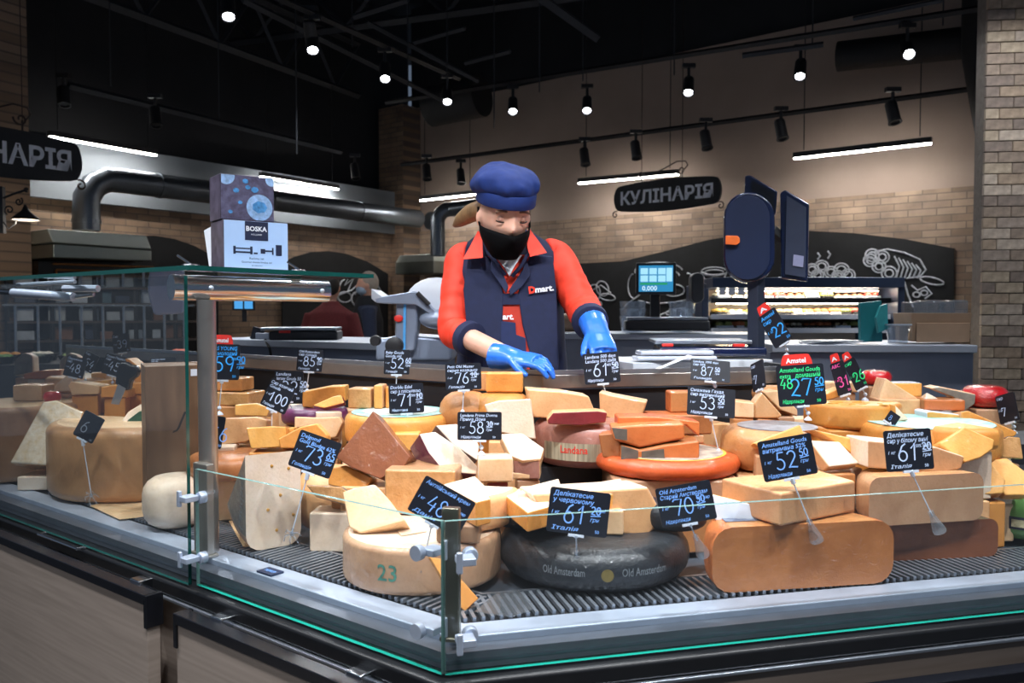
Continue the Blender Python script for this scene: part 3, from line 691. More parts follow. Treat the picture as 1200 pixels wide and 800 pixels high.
mb = MB(); mb.lathe([(.1562, .03), (.1565, .06)], 44, X=M.Translation(gw.location)); o = obj('band', mb, mat('dark_band', '2a2d3f', .4, 0, .3, 20), gw); smooth_by_angle(o)
mb = MB(); mb.lathe([(.1572, .036), (.1574, .054)], 6, radians(-136), radians(-126), X=M.Translation(gw.location)); obj('emblem', mb, mat('cream_emblem', 'b9b08c', .5, 0, .4, 80), gw)
for i, (poly, lb) in enumerate([([(1108, 562), (1132, 546), (1140, 548), (1139, 580), (1122, 574)], 'first of three golden slices on the green wheel, nearest the buff half wheel'), ([(1137, 545), (1160, 540), (1179, 562), (1176, 578), (1140, 580)], 'second of three golden slices on the green wheel'), ([(1150, 540), (1180, 536), (1206, 555), (1206, 580), (1178, 580)], 'third of three golden slices on the green wheel, at the right edge')]):
    F('cheese_slice', poly, 1.86 + .015 * i, lb, 'yellow', 'gold', yaw=-10, tilt=30, th=.035)

# --- middle row, right wing
gt = W('round_cheese', 1090, 545, 2.05, .165, .085, 'golden wheel with teal printed label on top at right', 'gold', 'gold', 'gold', r=.02, z=.885)
disc(gt, 'top_label', V(gt.location) + V((0, 0, .0855)), .15, TEAL)
W('cheese_wedge', 1132, 541, 1.90, .12, .05, 'smooth yellow pointed wedge leaning on the wheel with the teal label', 'yellow', 'gold', 'yellow', a0=215, a1=285, z=.93)
F('cheese_wedge', [(1100, 519), (1131, 500), (1166, 515), (1164, 526), (1150, 536), (1131, 542)], 1.83, 'yellow triangular wedge at the right in front of the teal label wheel', 'yellow', 'yellow', yaw=-5, tilt=20, th=.06)
og = W('round_cheese', 912, 556, 1.99, .135, .1, 'orange wheel with slate printed top label behind the 52 price card', 'gold', 'amber', 'amber', r=.035, z=.868, a0=-20, a1=290, centroid=False)
disc(og, 'top_label', V(og.location) + V((0, 0, .1005)), .095, GREYL)
F('cheese_wedge', [(947, 515), (984, 517), (1008, 543), (972, 547)], 1.80, 'white wedge right of the 52 price card', 'white', 'cream', yaw=10, tilt=30, th=.035)
F('cheese_wedge', [(953, 503), (985, 510), (1017, 518), (1017, 545), (985, 522)], 1.83, 'long yellow wedge behind the white wedge right of the 52 price card', 'yellow', 'pale', yaw=5, tilt=10, th=.05)
F('cheese_wedge', [(882, 519), (938, 497), (944, 512), (900, 530)], 1.86, 'yellow wedge peeking out above the 52 price card', 'yellow', 'yellow', yaw=0, tilt=20, th=.03)
sw = W('half_round_cheese', 1005, 506, 2.13, .125, .065, 'holey yellow half wheel with dotted top in the right middle', 'gold', 'gold', 'yellow', a0=175, a1=345, r=.012, z=.945)
HOLE = mat('cheese_hole', 'c08a3a', .6, 0, .2, 40)
c0 = V(sw.location)
for i in range(9):
    mb = MB(); mb.ball(c0 + V((RND.uniform(-.07, .07), RND.uniform(-.055, .02), .0655)), .006 + .004 * RND.random(), 10, sc=(1.4, 1, .25)); obj('hole', mb, HOLE, sw)
F('cheese_wedge', [(1049, 474), (1066, 492), (1050, 494)], 2.05, 'little holed wedge left of the boxed cheese', 'white', 'yellow', th=.04)
BX('cheese_block', 1057, 488, 2.2, .125, .08, .052, -4, 'pale boxed block of cheese with label at the right back', 'pale', 'buff', z=.96)
F('cheese_wedge', [(1030, 468), (1038, 443), (1076, 467), (1074, 469)], 2.22, 'triangular pale wedge standing on the boxed block', 'cream', 'cream', yaw=0, th=.06)
BX('cheese_block', 1062, 467, 2.25, .09, .06, .04, 0, 'wrapped pale block with printed film behind the triangular pale wedge', 'yellow', 'pale', z=1.012, mats=[GREYL, C['yellow']])
F('cheese_wedge', [(1090, 455), (1100, 453), (1144, 462), (1143, 473), (1128, 484), (1118, 466)], 2.2, 'rinded pale wedge on the orange block at the right back', 'ash', 'pale', yaw=-10, th=.07)
F('cheese_wedge', [(1083, 473), (1086, 459), (1108, 471), (1108, 480)], 2.18, 'white wedge on the orange block at the right back', 'white', 'white', yaw=0, tilt=25, th=.05)
BX('cheese_block', 1107, 482, 2.16, .105, .08, .03, -8, 'flat orange block at the right back under two wedges', 'orange', 'rust', z=.985)
F('cheese_block', [(1086, 483), (1090, 482), (1126, 486), (1126, 494), (1087, 494)], 2.12, 'yellow block with paper label below the flat orange block', 'yellow', PAPER, yaw=0, th=.07)
F('cheese_wedge', [(1126, 482), (1135, 481), (1193, 506), (1190, 511), (1165, 518), (1126, 492)], 2.1, 'long holed wedge slanting down at the right edge', 'gold', 'pale', yaw=-5, tilt=10, th=.06)
F('cheese_wedge', [(1165, 519), (1182, 511), (1196, 512), (1200, 538), (1172, 536)], 1.98, 'film-wrapped wedge with gold foil at the right edge', 'film', FILM, tilt=15, th=.05)
W('red_cheese', 1156, 490, 2.25, .06, .06, 'red waxed round cheese in film near the right edge', 'red', 'red', 'red', r=.029, z=.985)
W('red_cheese', 1028, 440, 2.32, .042, .042, 'small red waxed cheese standing at the far back', 'red', 'red', 'red', r=.02, z=1.04)

# --- smoked stack in the middle
fl = W('round_cheese', 782, 566, 1.97, .175, .042, 'flat bright orange cheese with printed label under the film-wrapped chunks', 'redorange', 'redorange', 'redorange', r=.02, z=.868)
disc(fl, 'top_label', V(fl.location) + V((0, 0, .0425)), .135, mat('printed_label', '7a6a72', .35, 0, .6, 30, col2='d9c9b0'))
mb = MB(); mb.lathe([(.134, .0432), (.142, .043)], 44, X=M.Translation(fl.location)); obj('label_rim', mb, mat('yellow_rim', 'd8b04a', .4), fl)
zf = .868 + .044
F('cheese_chunk', [(727, 521), (750, 527), (780, 521), (820, 516), (820, 537), (782, 552), (727, 541)], 1.87, 'lower film-wrapped orange chunk with dark rind on the flat orange cheese', 'orange', 'rust', yaw=-4, th=.085, bevel=.006)
F('cheese_chunk', [(701, 509), (722, 507), (727, 520), (727, 538), (706, 536)], 1.9, 'small film-wrapped chunk at the left end of the smoked stack', 'rust', 'orange', yaw=-15, th=.06)
F('cheese_chunk', [(716, 500), (745, 498), (802, 496), (803, 514), (750, 525), (720, 516)], 1.88, 'upper film-wrapped orange chunk with grey rind in the smoked stack', 'orange', 'orange', yaw=-3, th=.075, bevel=.006)
RINDG = mat('grey_rind', '4a4642', .4, 0, .4, 40, .2, .6, col2='6f675e')
def rindpatch(par, polys, Y, yaw):
    for pl_ in polys:
        o = F('rind_patch', pl_, Y, None, RINDG, RINDG, yaw, 0, .004, 0); o.parent = par; o.location = V(o.location) - V(par.location)
byl = lambda t_: [o for o in COL.objects if o.get('label', '').startswith(t_)][0]
rindpatch(byl('lower film-wrapped orange chunk'), [[(728, 522), (748, 528), (748, 545), (728, 540)], [(752, 529), (778, 526), (780, 549), (752, 546)]], 1.862, -4)
rindpatch(byl('upper film-wrapped orange chunk'), [[(717, 501), (735, 503), (735, 516), (721, 514)]], 1.872, -3)
F('cheese_slab', [(724, 488), (770, 488), (820, 494), (820, 512), (804, 498), (724, 500)], 1.93, 'thin orange slab on top of the smoked stack', 'orange', 'redorange', yaw=0, th=.07)
BX('cheese_block', 800, 487, 2.12, .065, .06, .055, 3, 'dark orange block at the back left of the 53 price card', 'amber', 'orange', z=.985)
BX('cheese_block', 798, 512, 2.07, .16, .1, .05, 0, 'long flat rusty block behind the smoked stack', 'rust', 'orange', z=.935)
F('cheese_wedge', [(858, 469), (884, 472), (884, 490), (860, 489)], 2.1, 'pale block right of the 53 price card', 'cream', 'pale', yaw=-8, th=.06)
F('cheese_wedge', [(884, 472), (893, 460), (917, 487), (912, 490), (884, 490)], 2.11, 'pale pointed wedge right of the 53 price card', 'pale', 'cream', yaw=-4, th=.05)
F('cheese_wedge', [(893, 459), (911, 457), (935, 480), (935, 488), (914, 480)], 2.17, 'second pale pointed wedge behind the tag stem', 'cream', 'pale', yaw=6, th=.05)
W('half_round_cheese', 908, 458, 2.24, .055, .045, 'small rounded golden piece at the back left of the green 27 price card', 'pale', 'amber', 'amber', r=.02, z=1.0, a0=180, a1=360)
F('cheese_wedge', [(966, 462), (986, 454), (989, 464), (968, 470)], 2.22, 'small golden wedge right of the green 27 price card', 'gold', 'yellow', th=.05)
BX('cheese_block', 985, 445, 2.3, .1, .05, .03, -5, 'cream block at the back under the two upright price cards', 'cream', 'pale', z=1.02)
# pink wheel
GRP = 'cheeses in the corner of the counter'
pk = W('round_cheese', 692, 552, 2.1, .148, .11, 'pinkish waxed wheel with striped label in the middle of the counter', 'pale', 'pink', 'pink', r=.03, z=.864)
c0 = V(pk.location)
mb = MB(); mb.lathe([(.1486, .022), (.1489, .065)], 30, radians(215), radians(300), X=M.Translation(c0)); lbp = obj('label', mb, mat('striped_label', '6b6252', .5, 0, .5, 18, stretch=(6, 6, .2), col2='c9bda0'), pk); smooth_by_angle(lbp)
curved_text(pk, 'Landana', c0, .1495, .905, radians(249), .026, REDT, width=.07)
F('cheese_wedge', [(641, 492), (648, 483), (700, 481), (712, 483), (710, 495), (680, 499), (642, 497)], 1.95, 'wedge with red striped wrapper on the pinkish wheel', 'wine', 'pale', yaw=0, th=.055)
F('cheese_wedge', [(618, 456), (660, 459), (690, 464), (697, 481), (690, 485), (645, 490), (625, 489)], 2.05, 'large pale wedge in film above the pinkish wheel', 'pale', 'cream', yaw=5, th=.08)
F('cheese_wedge', [(702, 459), (716, 463), (758, 471), (752, 489), (716, 491), (703, 485)], 2.1, 'pale wedge on the back edge of the pinkish wheel', 'pale', 'cream', yaw=-12, th=.07)

# --- middle row by the corner
F('cheese_slab', [(567, 474), (585, 469), (622, 467), (628, 515), (600, 510), (580, 505)], 1.98, 'upright white slab with a few holes behind the 58 price card', 'white', 'white', yaw=-3, tilt=8, th=.04)
W('half_round_cheese', 545, 494, 2.12, .07, .11, 'rounded brownish half wheel behind the 76 price card', 'tan', 'amber', 'amber', r=.05, z=.93, a0=150, a1=390)
W('half_round_cheese', 588, 490, 2.14, .085, .105, 'rounded golden half wheel under the orange block at the ledge', 'gold', 'gold', 'gold', r=.045, z=.93)
BX('cheese_block', 591, 462, 2.13, .098, .05, .052, -2, 'bright orange block by the gloved hand at the ledge', 'gold', 'yellow', z=1.037)
BX('cheese_block', 563, 462, 2.17, .045, .05, .05, 0, 'pale orange block left of the bright orange block', 'pale', 'gold', z=1.037)
BX('cheese_block', 581, 560, 1.80, .078, .07, .055, 4, 'cube of pale cheese below the 58 price card', 'cream', 'white', z=.868)
F('cheese_wedge', [(585, 508), (612, 507), (638, 525), (634, 538), (612, 540), (598, 534)], 1.86, 'wedge with red rind end right of the 58 price card', 'white', 'cream', tilt=35, th=.05)
BX('cheese_block', 617, 562, 1.85, .062, .06, .045, -5, 'pinkish cube of cheese right of the pale cube', 'pink', 'cream', z=.864)
BX('cheese_block', 583, 577, 1.82, .05, .05, .02, 8, 'small red-rinded piece under the pale cube', 'wine', 'cream', z=.845)
BX('cheese_block', 598, 587, 1.80, .06, .05, .018, -10, 'small film-wrapped striped piece below the pinkish cube', 'olive', 'ash', z=.826)
F('cheese_wedge', [(491, 508), (510, 505), (540, 525), (560, 546), (559, 556), (520, 552), (502, 530)], 1.86, 'white wedge with dark purple rind left of the pale cube', 'white', 'plum', yaw=24, tilt=30, th=.09)
F('cheese_wedge', [(510, 498), (535, 496), (556, 510), (562, 522), (560, 540), (530, 520)], 1.93, 'white wedge behind the white wedge with purple rind', 'white', 'ash', yaw=20, tilt=28, th=.07)
# brown pyramid wedge
F('cheese_wedge', [(437, 481), (481, 535), (474, 546), (445, 561), (412, 548), (393, 536)], 1.85, 'large triangular brown wedge standing point up', 'brown', 'brown', yaw=-8, tilt=18, th=.07, bevel=.003)
BX('cheese_block', 476, 527, 1.99, .065, .06, .045, 0, 'yellow block right of the large brown triangular wedge', 'yellow', 'yellow', z=.905)
ow = W('round_cheese', 468, 512, 2.16, .145, .078, 'golden wheel with teal rimmed top label behind the brown triangular wedge', 'gold', 'gold', 'gold', r=.02, z=.905)
disc(ow, 'top_label', V(ow.location) + V((0, 0, .0785)), .128, TEAL)
disc(ow, 'label_center', V(ow.location) + V((0, 0, .080)), .1, mat('pale_label', 'cfd6cc', .5, 0, .3, 20))
GRP = 'cheeses left of the brown triangular wedge'
BX('cheese_pack', 421, 478, 2.2, .065, .06, .055, -6, 'film-wrapped pale pack with white label on the teal rimmed wheel', 'film', 'pale', z=.986)
BX('cheese_slice', 443, 479, 2.19, .025, .06, .065, -4, 'upright yellow slice right of the film-wrapped pack', 'yellow', 'pale', z=.986)
BX('cheese_slice', 454, 478, 2.2, .012, .06, .06, 0, 'thin upright orange slice behind the 71 price card', 'gold', 'gold', z=.986)
pw = W('round_cheese', 368, 497, 2.35, .095, .05, 'purple waxed wheel under the red-rinded wedge', 'plum', 'plum', 'plum', r=.02, z=.925)
F('cheese_wedge', [(354, 459), (385, 453), (404, 452), (405, 470), (370, 478), (354, 477)], 2.3, 'yellow wedge lying on the purple wheel', 'gold', 'yellow', yaw=0, th=.06)
F('cheese_wedge', [(365, 475), (390, 464), (400, 462), (404, 472), (380, 478)], 2.24, 'thin wedge with red rind in front of the yellow wedge', 'yellow', 'wine', yaw=0, tilt=20, th=.03)
for poly, Y, lb, a, b in (([(345, 488), (375, 489), (398, 488), (402, 495), (394, 512), (384, 514), (370, 498), (345, 502)], 2.15, 'cream wedge with rind in front of the purple wheel', 'cream', 'pale'),
    ([(288, 501), (320, 499), (335, 500), (336, 508), (328, 524), (294, 526)], 2.05, 'yellow block below the slanted 100 price card', 'yellow', 'gold'),
    ([(326, 514), (352, 500), (371, 496), (384, 510), (384, 518), (365, 525), (328, 525)], 2.02, 'yellow wedge with pale top left of the 73 price card', 'gold', 'yellow'),
    ([(332, 502), (345, 500), (345, 511), (332, 512)], 2.1, 'small yellow piece between the yellow block and yellow wedge', 'yellow', 'yellow'),
    ([(255, 490), (300, 488), (313, 492), (312, 505), (288, 518), (256, 522)], 2.2, 'buff wedge right of the chrome post', 'pale', 'buff'),
    ([(275, 474), (300, 472), (317, 478), (313, 488), (275, 487)], 2.3, 'small yellow block above the buff wedge', 'yellow', 'cream')):
    F('cheese_wedge', poly, Y, lb, a, b, yaw=6, tilt=8, th=.07)
BX('cheese_pack', 270, 478, 2.4, .12, .1, .04, -12, 'film-wrapped pale pack under the tall 59 price card', 'film', 'film', z=.97)
BX('cheese_pack', 265, 458, 2.42, .1, .08, .04, -10, 'film-wrapped orange pack behind the tall 59 price card', 'amber', 'film', z=1.012)
W('round_cheese', 268, 547, 2.12, .11, .06, 'flat reddish brown wheel beside the chrome post', 'rust', 'rust', 'rust', r=.025, z=.82)

# --- upright quarter wheel with white cut face
GRP = 'cheeses left of the brown triangular wedge'
a_ = V((-.8, -.6, 0)).normalized(); b_ = V((-.6, .8, 0)).normalized()
def upright(ptop, R, th, mats, label, a=a_, b=b_, deg=44, r=.035):
    X = M.Translation(ptop) @ M(((-0.0, b.x, a.x, 0), (0, b.y, a.y, 0), (-1, b.z, a.z, 0), (0, 0, 0, 1)))
    mb = MB(); pr = prof(R, th, r, 4); k = len(pr) - 1
    mb.lathe(pr, 16, 0, radians(deg), [1] + [2] * (k - 2) + [3], X)
    o = obj('quarter_round_cheese', mb, mats); smooth_by_angle(o, 42); return named(o, label)
qt = at(352, 527, 1.89)
qw = upright(qt, qt.z - ZD - .006, .13, [C['white'], C['ash'], C['tan'], C['ash']], 'upright quarter wheel with white holed face and dark printed rind')
for dx, dz in ((-.03, -.04), (-.07, -.03), (-.05, -.1), (-.02, -.15), (-.08, -.13), (-.06, -.18)):
    mb = MB(); q = qt + a_ * (-dx) + V((0, 0, dz)); mb.ball(q, .004, 8, sc=(1.3, .5, 1)); obj('hole', mb, HOLE, qw)
mb = MB(); X = M.Translation(qt + a_ * .1315 + b_ * .035 + V((0, 0, -.11))) @ M((( -a_.y*0+b_.x, 0, a_.x, 0), (b_.y, 0, a_.y, 0), (0, 1, 0, 0), (0, 0, 0, 1)))
X = X @ M.Rotation(radians(100), 4, 'Z'); put_text(mb, 'Landana', -.06, 0, .04, X, center=False); obj('lettering', mb, INK, qw)
W('half_round_cheese', 385, 652, 2.02, .085, .16, 'rounded golden half wheel standing behind the white faced quarter wheel', 'gold', 'pale', 'pale', r=.06, z=ZD + .004)
F('cheese_wedge', [(385, 548), (405, 545), (436, 559), (430, 570), (412, 574), (384, 568)], 1.86, 'golden wedge right of the 73 price card', 'gold', 'yellow', yaw=-5, tilt=15, th=.06)
F('cheese_wedge', [(358, 568), (400, 570), (413, 580), (406, 592), (370, 582)], 1.83, 'grey film-wrapped wedge below the 73 price card', 'film', 'ash', yaw=-5, tilt=15, th=.08)
BX('cheese_block', 266, 598, 2.1, .06, .08, .13, 8, 'tall cream block right of the glass post', 'cream', 'white', z=ZD + .004)
BX('cheese_block', 263, 560, 2.15, .055, .06, .055, 8, 'small cream block on top of the tall cream block', 'white', 'white', z=.836)

# --- left wing behind the tall glass
GRP = 'cheeses behind the tall glass'
hw = W('half_round_cheese', 203, 625, 2.06, .08, .13, 'pale film-wrapped half wheel in front of the wooden crate', 'cream', 'white', 'white', r=.045, z=ZD + .004)
cb = thing('wooden_crate', at(205, 603, 2.22), 'tall dark wooden crate standing between the cheeses beside the chrome post', 'crate')
WOODC = wood_mat('crate_wood', '5c4432', '7b5e47', 'Y', 8)
cp_ = V(cb.location); cp_.z = ZD; cb.location = cp_ + V((0, 0, .002))
cw, cdp, chh = .15, .15, .405
X = M.Translation(V(cb.location)) @ M.Rotation(radians(28), 4, 'Z')
for i, (c, d) in enumerate((((0, -cdp / 2, chh / 2), (cw, .012, chh)), ((0, cdp / 2, chh / 2), (cw, .012, chh)), ((-cw / 2 + .006, 0, chh / 2), (.012, cdp - .012, chh)), ((cw / 2 - .006, 0, chh / 2), (.012, cdp - .012, chh)), ((0, 0, chh - .006), (cw - .024, cdp - .012, .01)), ((0, 0, .008), (cw - .024, cdp - .012, .012)))):
    mb = MB(); mb.box(c, d, X=X); obj(['front_board', 'back_board', 'side_board', 'side_board', 'lid', 'bottom_board'][i], mb, WOODC, cb, bevel=.0015, uv=(V((0, 0, 0)), X.to_3x3() @ V((1, 1, 0)).normalized(), 0))
mb = MB(); put_text(mb, 'J', 0, .24, .06, X @ M.Translation((-.01, -cdp / 2 - .0065, 0)) @ M.Rotation(pi / 2, 4, 'X'), shear=.4); obj('lettering', mb, mat('dark_ink', '2c2320', .8), cb)
mb = MB(); mb.box((.045, -cdp / 2 - .0068, .385), (.016, .001, .018), X=X); obj('sticker', mb, PAPER, cb)
PARM = cheese('parmesan_rind', 'c49262', .5, var=.2, scale=12, col2='ab7a4e'); C['parm'] = PARM
pm = W('half_round_cheese', 165, 598, 2.53, .265, .215, 'huge hard cheese half drum with smooth tan rind behind the tall glass', 'cream', 'parm', 'cream', r=.03, a0=165, a1=330, z=ZD + .004, centroid=False)
W('half_round_cheese', 112, 480, 3.03, .17, .31, 'tall hollowed hard cheese drum with the knife stuck in it', 'cream', 'pale', 'white', r=.02, z=ZD + .004)
F('cheese_wedge', [(10, 543), (50, 470), (66, 468), (97, 482), (92, 500), (72, 520), (60, 546)], 2.5, 'large crinkled film-wrapped wedge of hard cheese at the left', mat('crinkled_film_cheese', 'e6c8a0', .15, 0, .3, 60, .9, .9, col2='f8ead6'), 'film', yaw=-5, tilt=22, th=.1, bevel=.008)
F('cheese_wedge', [(132, 507), (150, 482), (170, 470), (172, 470), (172, 507)], 2.45, 'pale wedge with dark green seal label beside the wooden crate', 'white', 'white', yaw=0, tilt=12, th=.06)
gl = F('seal_label', [(139, 506), (150, 492), (163, 482), (172, 480), (172, 505)], 2.44, None, mat('dark_green_label', '1d3b26', .4, 0, .3, 60, col2='31543a'), 'white', tilt=12, th=.002, bevel=0)
gl.parent = [o for o in bpy.data.objects if o.get('label', '').startswith('pale wedge with dark green seal')][0]; gl.location = V(gl.location) - wloc(gl.parent)
W('half_round_cheese', 25, 560, 2.75, .2, .24, 'amber drum of hard cheese behind the film-wrapped wedge at the left', 'cream', 'rind', 'cream', r=.02, z=ZD + .004)
for poly, Y, lb, a, b in (([(27, 438), (48, 434), (72, 433), (71, 442), (50, 444), (28, 444)], 3.0, 'flat orange piece at the far left back', 'orange', 'amber'),
    ([(55, 460), (80, 437), (86, 440), (86, 458)], 2.85, 'white triangular wedge left of the dark price cards', 'white', 'white'),
    ([(79, 452), (83, 447), (117, 452), (116, 462), (84, 463)], 2.72, 'boxed pale block with black end at the left', 'cream', 'cream'),
    ([(106, 437), (124, 436), (124, 446), (107, 445)], 2.9, 'small yellow cube left of the knife', 'yellow', 'pale'),
    ([(104, 447), (135, 444), (135, 452), (105, 453)], 2.82, 'flat yellow slab left of the knife', 'yellow', 'pale'),
    ([(118, 453), (135, 451), (150, 455), (150, 466), (118, 466)], 2.7, 'golden block in front of the knife blade', 'gold', 'yellow'),
    ([(146, 420), (150, 420), (170, 435), (170, 448), (158, 448)], 2.8, 'tall golden wedge behind the knife handle', 'gold', 'yellow'),
    ([(150, 449), (170, 448), (170, 462), (150, 462)], 2.75, 'golden block right of the knife handle', 'gold', 'gold')):
    F('cheese_wedge', poly, Y, lb, a, b, th=.07)
BX('cheese_pack', 32, 470, 2.75, .1, .08, .055, 0, 'clear tray of grated cheese at the left', 'cream', 'film', z=.945)
W('red_cheese', 59, 466, 2.7, .028, .04, 'small red waxed cheese with teal cap at the left', 'red', 'red', 'red', r=.018, z=.945)
for x, lb in ((22, 'grey bag of cheese at the far left back'), (75, 'grey bag of cheese leaning at the left back')):
    F('cheese_bag', [(x - 8, 441), (x - 6, 420), (x + 6, 412), (x + 16, 415), (x + 17, 437)], 3.1, lb, 'ash', 'white', tilt=10, th=.05, bevel=.012)

# sheets of film and baking paper lying on the deck
for poly, lb, m in (([(556, 716), (582, 694), (606, 690), (628, 712), (600, 722)], 'crumpled clear plastic sheet between the wheel stamped 23 and the black wheel', FILM), ([(105, 592), (165, 580), (185, 603), (140, 608)], 'pale paper sheet under the huge hard cheese half drum', C['cream']), ([(268, 610), (300, 604), (320, 640), (285, 640)], 'pale paper sheet under the white faced quarter wheel', C['cream'])):
    mb = MB(); mb.prism([atz(x, y, ZD + .006) for x, y in poly], V((0, 0, -.0015))); tag(obj('wrapping_sheet', mb, m), lb, 'sheet', 'sheets on the deck')
# --- cheeses buried in the pile, under and between the ones above
def tier(x, y):
    q = V((x, y, 0)) - K; d = min(q.dot(nL), q.dot(nR)); return d, (ZD if d < .56 else .80 if d < .66 else .86)
bpy.context.view_layer.update()
boxes = []
for o in list(COL.objects):
    if o.get('category') == 'cheese' and o.type == 'MESH':
        ws = [o.matrix_world @ V(c) for c in o.bound_box]
        boxes.append([min(q.x for q in ws), max(q.x for q in ws), min(q.y for q in ws), max(q.y for q in ws), min(q.z for q in ws), max(q.z for q in ws)])
GRP = 'cheeses buried in the pile'
FC = ['cream', 'pale', 'gold', 'buff', 'amber', 'white', 'tan']
LMK = [(V(o.location), n_) for o, n_ in ((p23, 'wheel stamped 23'), (pbk, 'black wheel'), (ph, 'golden half wheel'), (gw, 'green wheel'), (gt, 'teal label wheel'), (og, 'slate label wheel'), (sw, 'holey half wheel'), (fl, 'flat orange cheese'), (pk, 'pinkish wheel'), (ow, 'teal rimmed wheel'), (pw, 'purple wheel'), (qw, 'white faced quarter wheel'), (pm, 'huge half drum'), (cb, 'wooden crate'), (hw, 'film-wrapped half wheel'))]
LMK += [(at(437, 540, 1.88), 'brown triangular wedge'), (at(590, 445, 2.15), 'orange block at the ledge'), (at(581, 545, 1.83), 'pale cube'), (at(800, 480, 2.12), 'card priced 53'), (at(939, 451, 2.0), 'card priced 27'), (at(1107, 480, 2.18), 'flat orange block'), (at(300, 500, 2.15), 'slanted card priced 100'), (at(1065, 527, 1.66), 'right card priced 61'), (at(720, 470, 2.12), 'raised gloved hand'), (at(270, 440, 2.4), 'card priced 59'), (at(400, 600, 1.9), 'card priced 73')]
CN_ = {'cream': 'cream', 'pale': 'pale orange', 'gold': 'golden', 'buff': 'buff', 'amber': 'amber', 'white': 'whitish', 'tan': 'tan'}
seen_ = {}
def filler(x0, x1, y0, y1, z0, z1):
    a = RND.choice(FC); r = RND.uniform(-.12, .12); c = V(((x0 + x1) / 2, (y0 + y1) / 2, (z0 + z1) / 2))
    q, nm = min(LMK, key=lambda k: (k[0] - c).length); d = c - q
    rel = 'under the' if abs(d.x) < .06 and abs(d.y) < .06 else ('left of the' if d.x < 0 else 'right of the') if abs(d.x) > abs(d.y) else ('behind the' if d.y > 0 else 'in front of the')
    sz = 'thin' if z1 - z0 < .035 else 'tall' if z1 - z0 > .085 else 'low'
    lb = '%s %s cheese block buried %s %s' % (sz, CN_[a], rel, nm)
    k = seen_.get(lb, 0); seen_[lb] = k + 1
    if k: lb = '%s %s cheese block buried %s %s, %s' % (sz, CN_[a], rel, nm, ['deeper in the pile', 'next to its twin', 'at the far side', 'lowest of its kind', 'last of its kind', 'rearmost of its kind', 'smallest of its kind'][min(k - 1, 6)])
    mb = MB(); X = M.Translation(c) @ M.Rotation(r, 4, 'Z')
    sx, sy, sz_ = x1 - x0, y1 - y0, z1 - z0; x, y, h = sx / 2, sy / 2, sz_ / 2; kk = RND.uniform(.35, 1)      # most are cut a little wedge-shaped
    mb.hexa([X @ V(p) for p in ((-x, -y, -h), (x, -y, -h), (x * kk, y, -h), (-x, y, -h))], [X @ V(p) for p in ((-x, -y, h), (x, -y, h), (x * kk, y, h), (-x, y, h))])
    named(obj('cheese_block', mb, C[a], bevel=.005), lb)
    boxes.append([x0, x1, y0, y1, z0, z1])
for bx in sorted(boxes[:], key=lambda q: q[4]):
    x0, x1, y0, y1, z0, z1 = bx; cx, cy = (x0 + x1) / 2, (y0 + y1) / 2; d, tz = tier(cx, cy)
    if d < .1 or d > .9: continue
    under = [q[5] for q in boxes if q is not bx and q[0] < cx < q[1] and q[2] < cy < q[3] and q[5] < z0 + .02]
    base = max([tz] + under)
    if z0 - base < .015: continue
    k = .42; w0, e0_ = (x1 - x0) * k, (y1 - y0) * k; n = max(1, round((z0 - base) / .11))
    for i in range(n): filler(cx - w0, cx + w0, cy - e0_, cy + e0_, base + (z0 - base) * i / n + .001, base + (z0 - base) * (i + 1) / n - .001)
for wing, tmax in ((LW, 1.9), (RW, 1.6)):
    d = .5
    while d < .86:
        t = .02
        while t < tmax:
            p = wing(t + RND.uniform(-.01, .01), d, 0); dd, tz = tier(p.x, p.y); t += .095
            if dd < .48 or dd > .83 or any(q[0] - .01 < p.x < q[1] + .01 and q[2] - .01 < p.y < q[3] + .01 for q in boxes): continue
            h = RND.uniform(.06, .1); filler(p.x - .042, p.x + .042, p.y - .03, p.y + .03, tz + .001, tz + h)
        d += .085
# ---------------------------------------------------------------- slate price cards
def rrect(w_, h, r, n=4):
    pts = []
    for cx, cy, a in ((w_ / 2 - r, h / 2 - r, 0), (-w_ / 2 + r, h / 2 - r, 90), (-w_ / 2 + r, -h / 2 + r, 180), (w_ / 2 - r, -h / 2 + r, 270)):
        pts += [(cx + r * cos(radians(a + 90 * i / n)), cy + r * sin(radians(a + 90 * i / n)), 0) for i in range(n + 1)]
    return pts
def frame_at(p, roll=0, yaw=0, tilt=0):
    y_, t_, f = radians(yaw), radians(tilt), radians(roll)
    n = V((sin(y_) * cos(t_), -cos(y_) * cos(t_), sin(t_))); r0 = V((cos(y_), sin(y_), 0)); u0 = n.cross(r0)
    r = r0 * cos(f) - u0 * sin(f); u = r0 * sin(f) + u0 * cos(f)
    return M(((r.x, u.x, n.x, p.x), (r.y, u.y, n.y, p.y), (r.z, u.z, n.z, p.z), (0, 0, 0, 1)))
CLEARS = mat('frosted_plastic', 'cfd8e6', .3, 0, .1, 20)
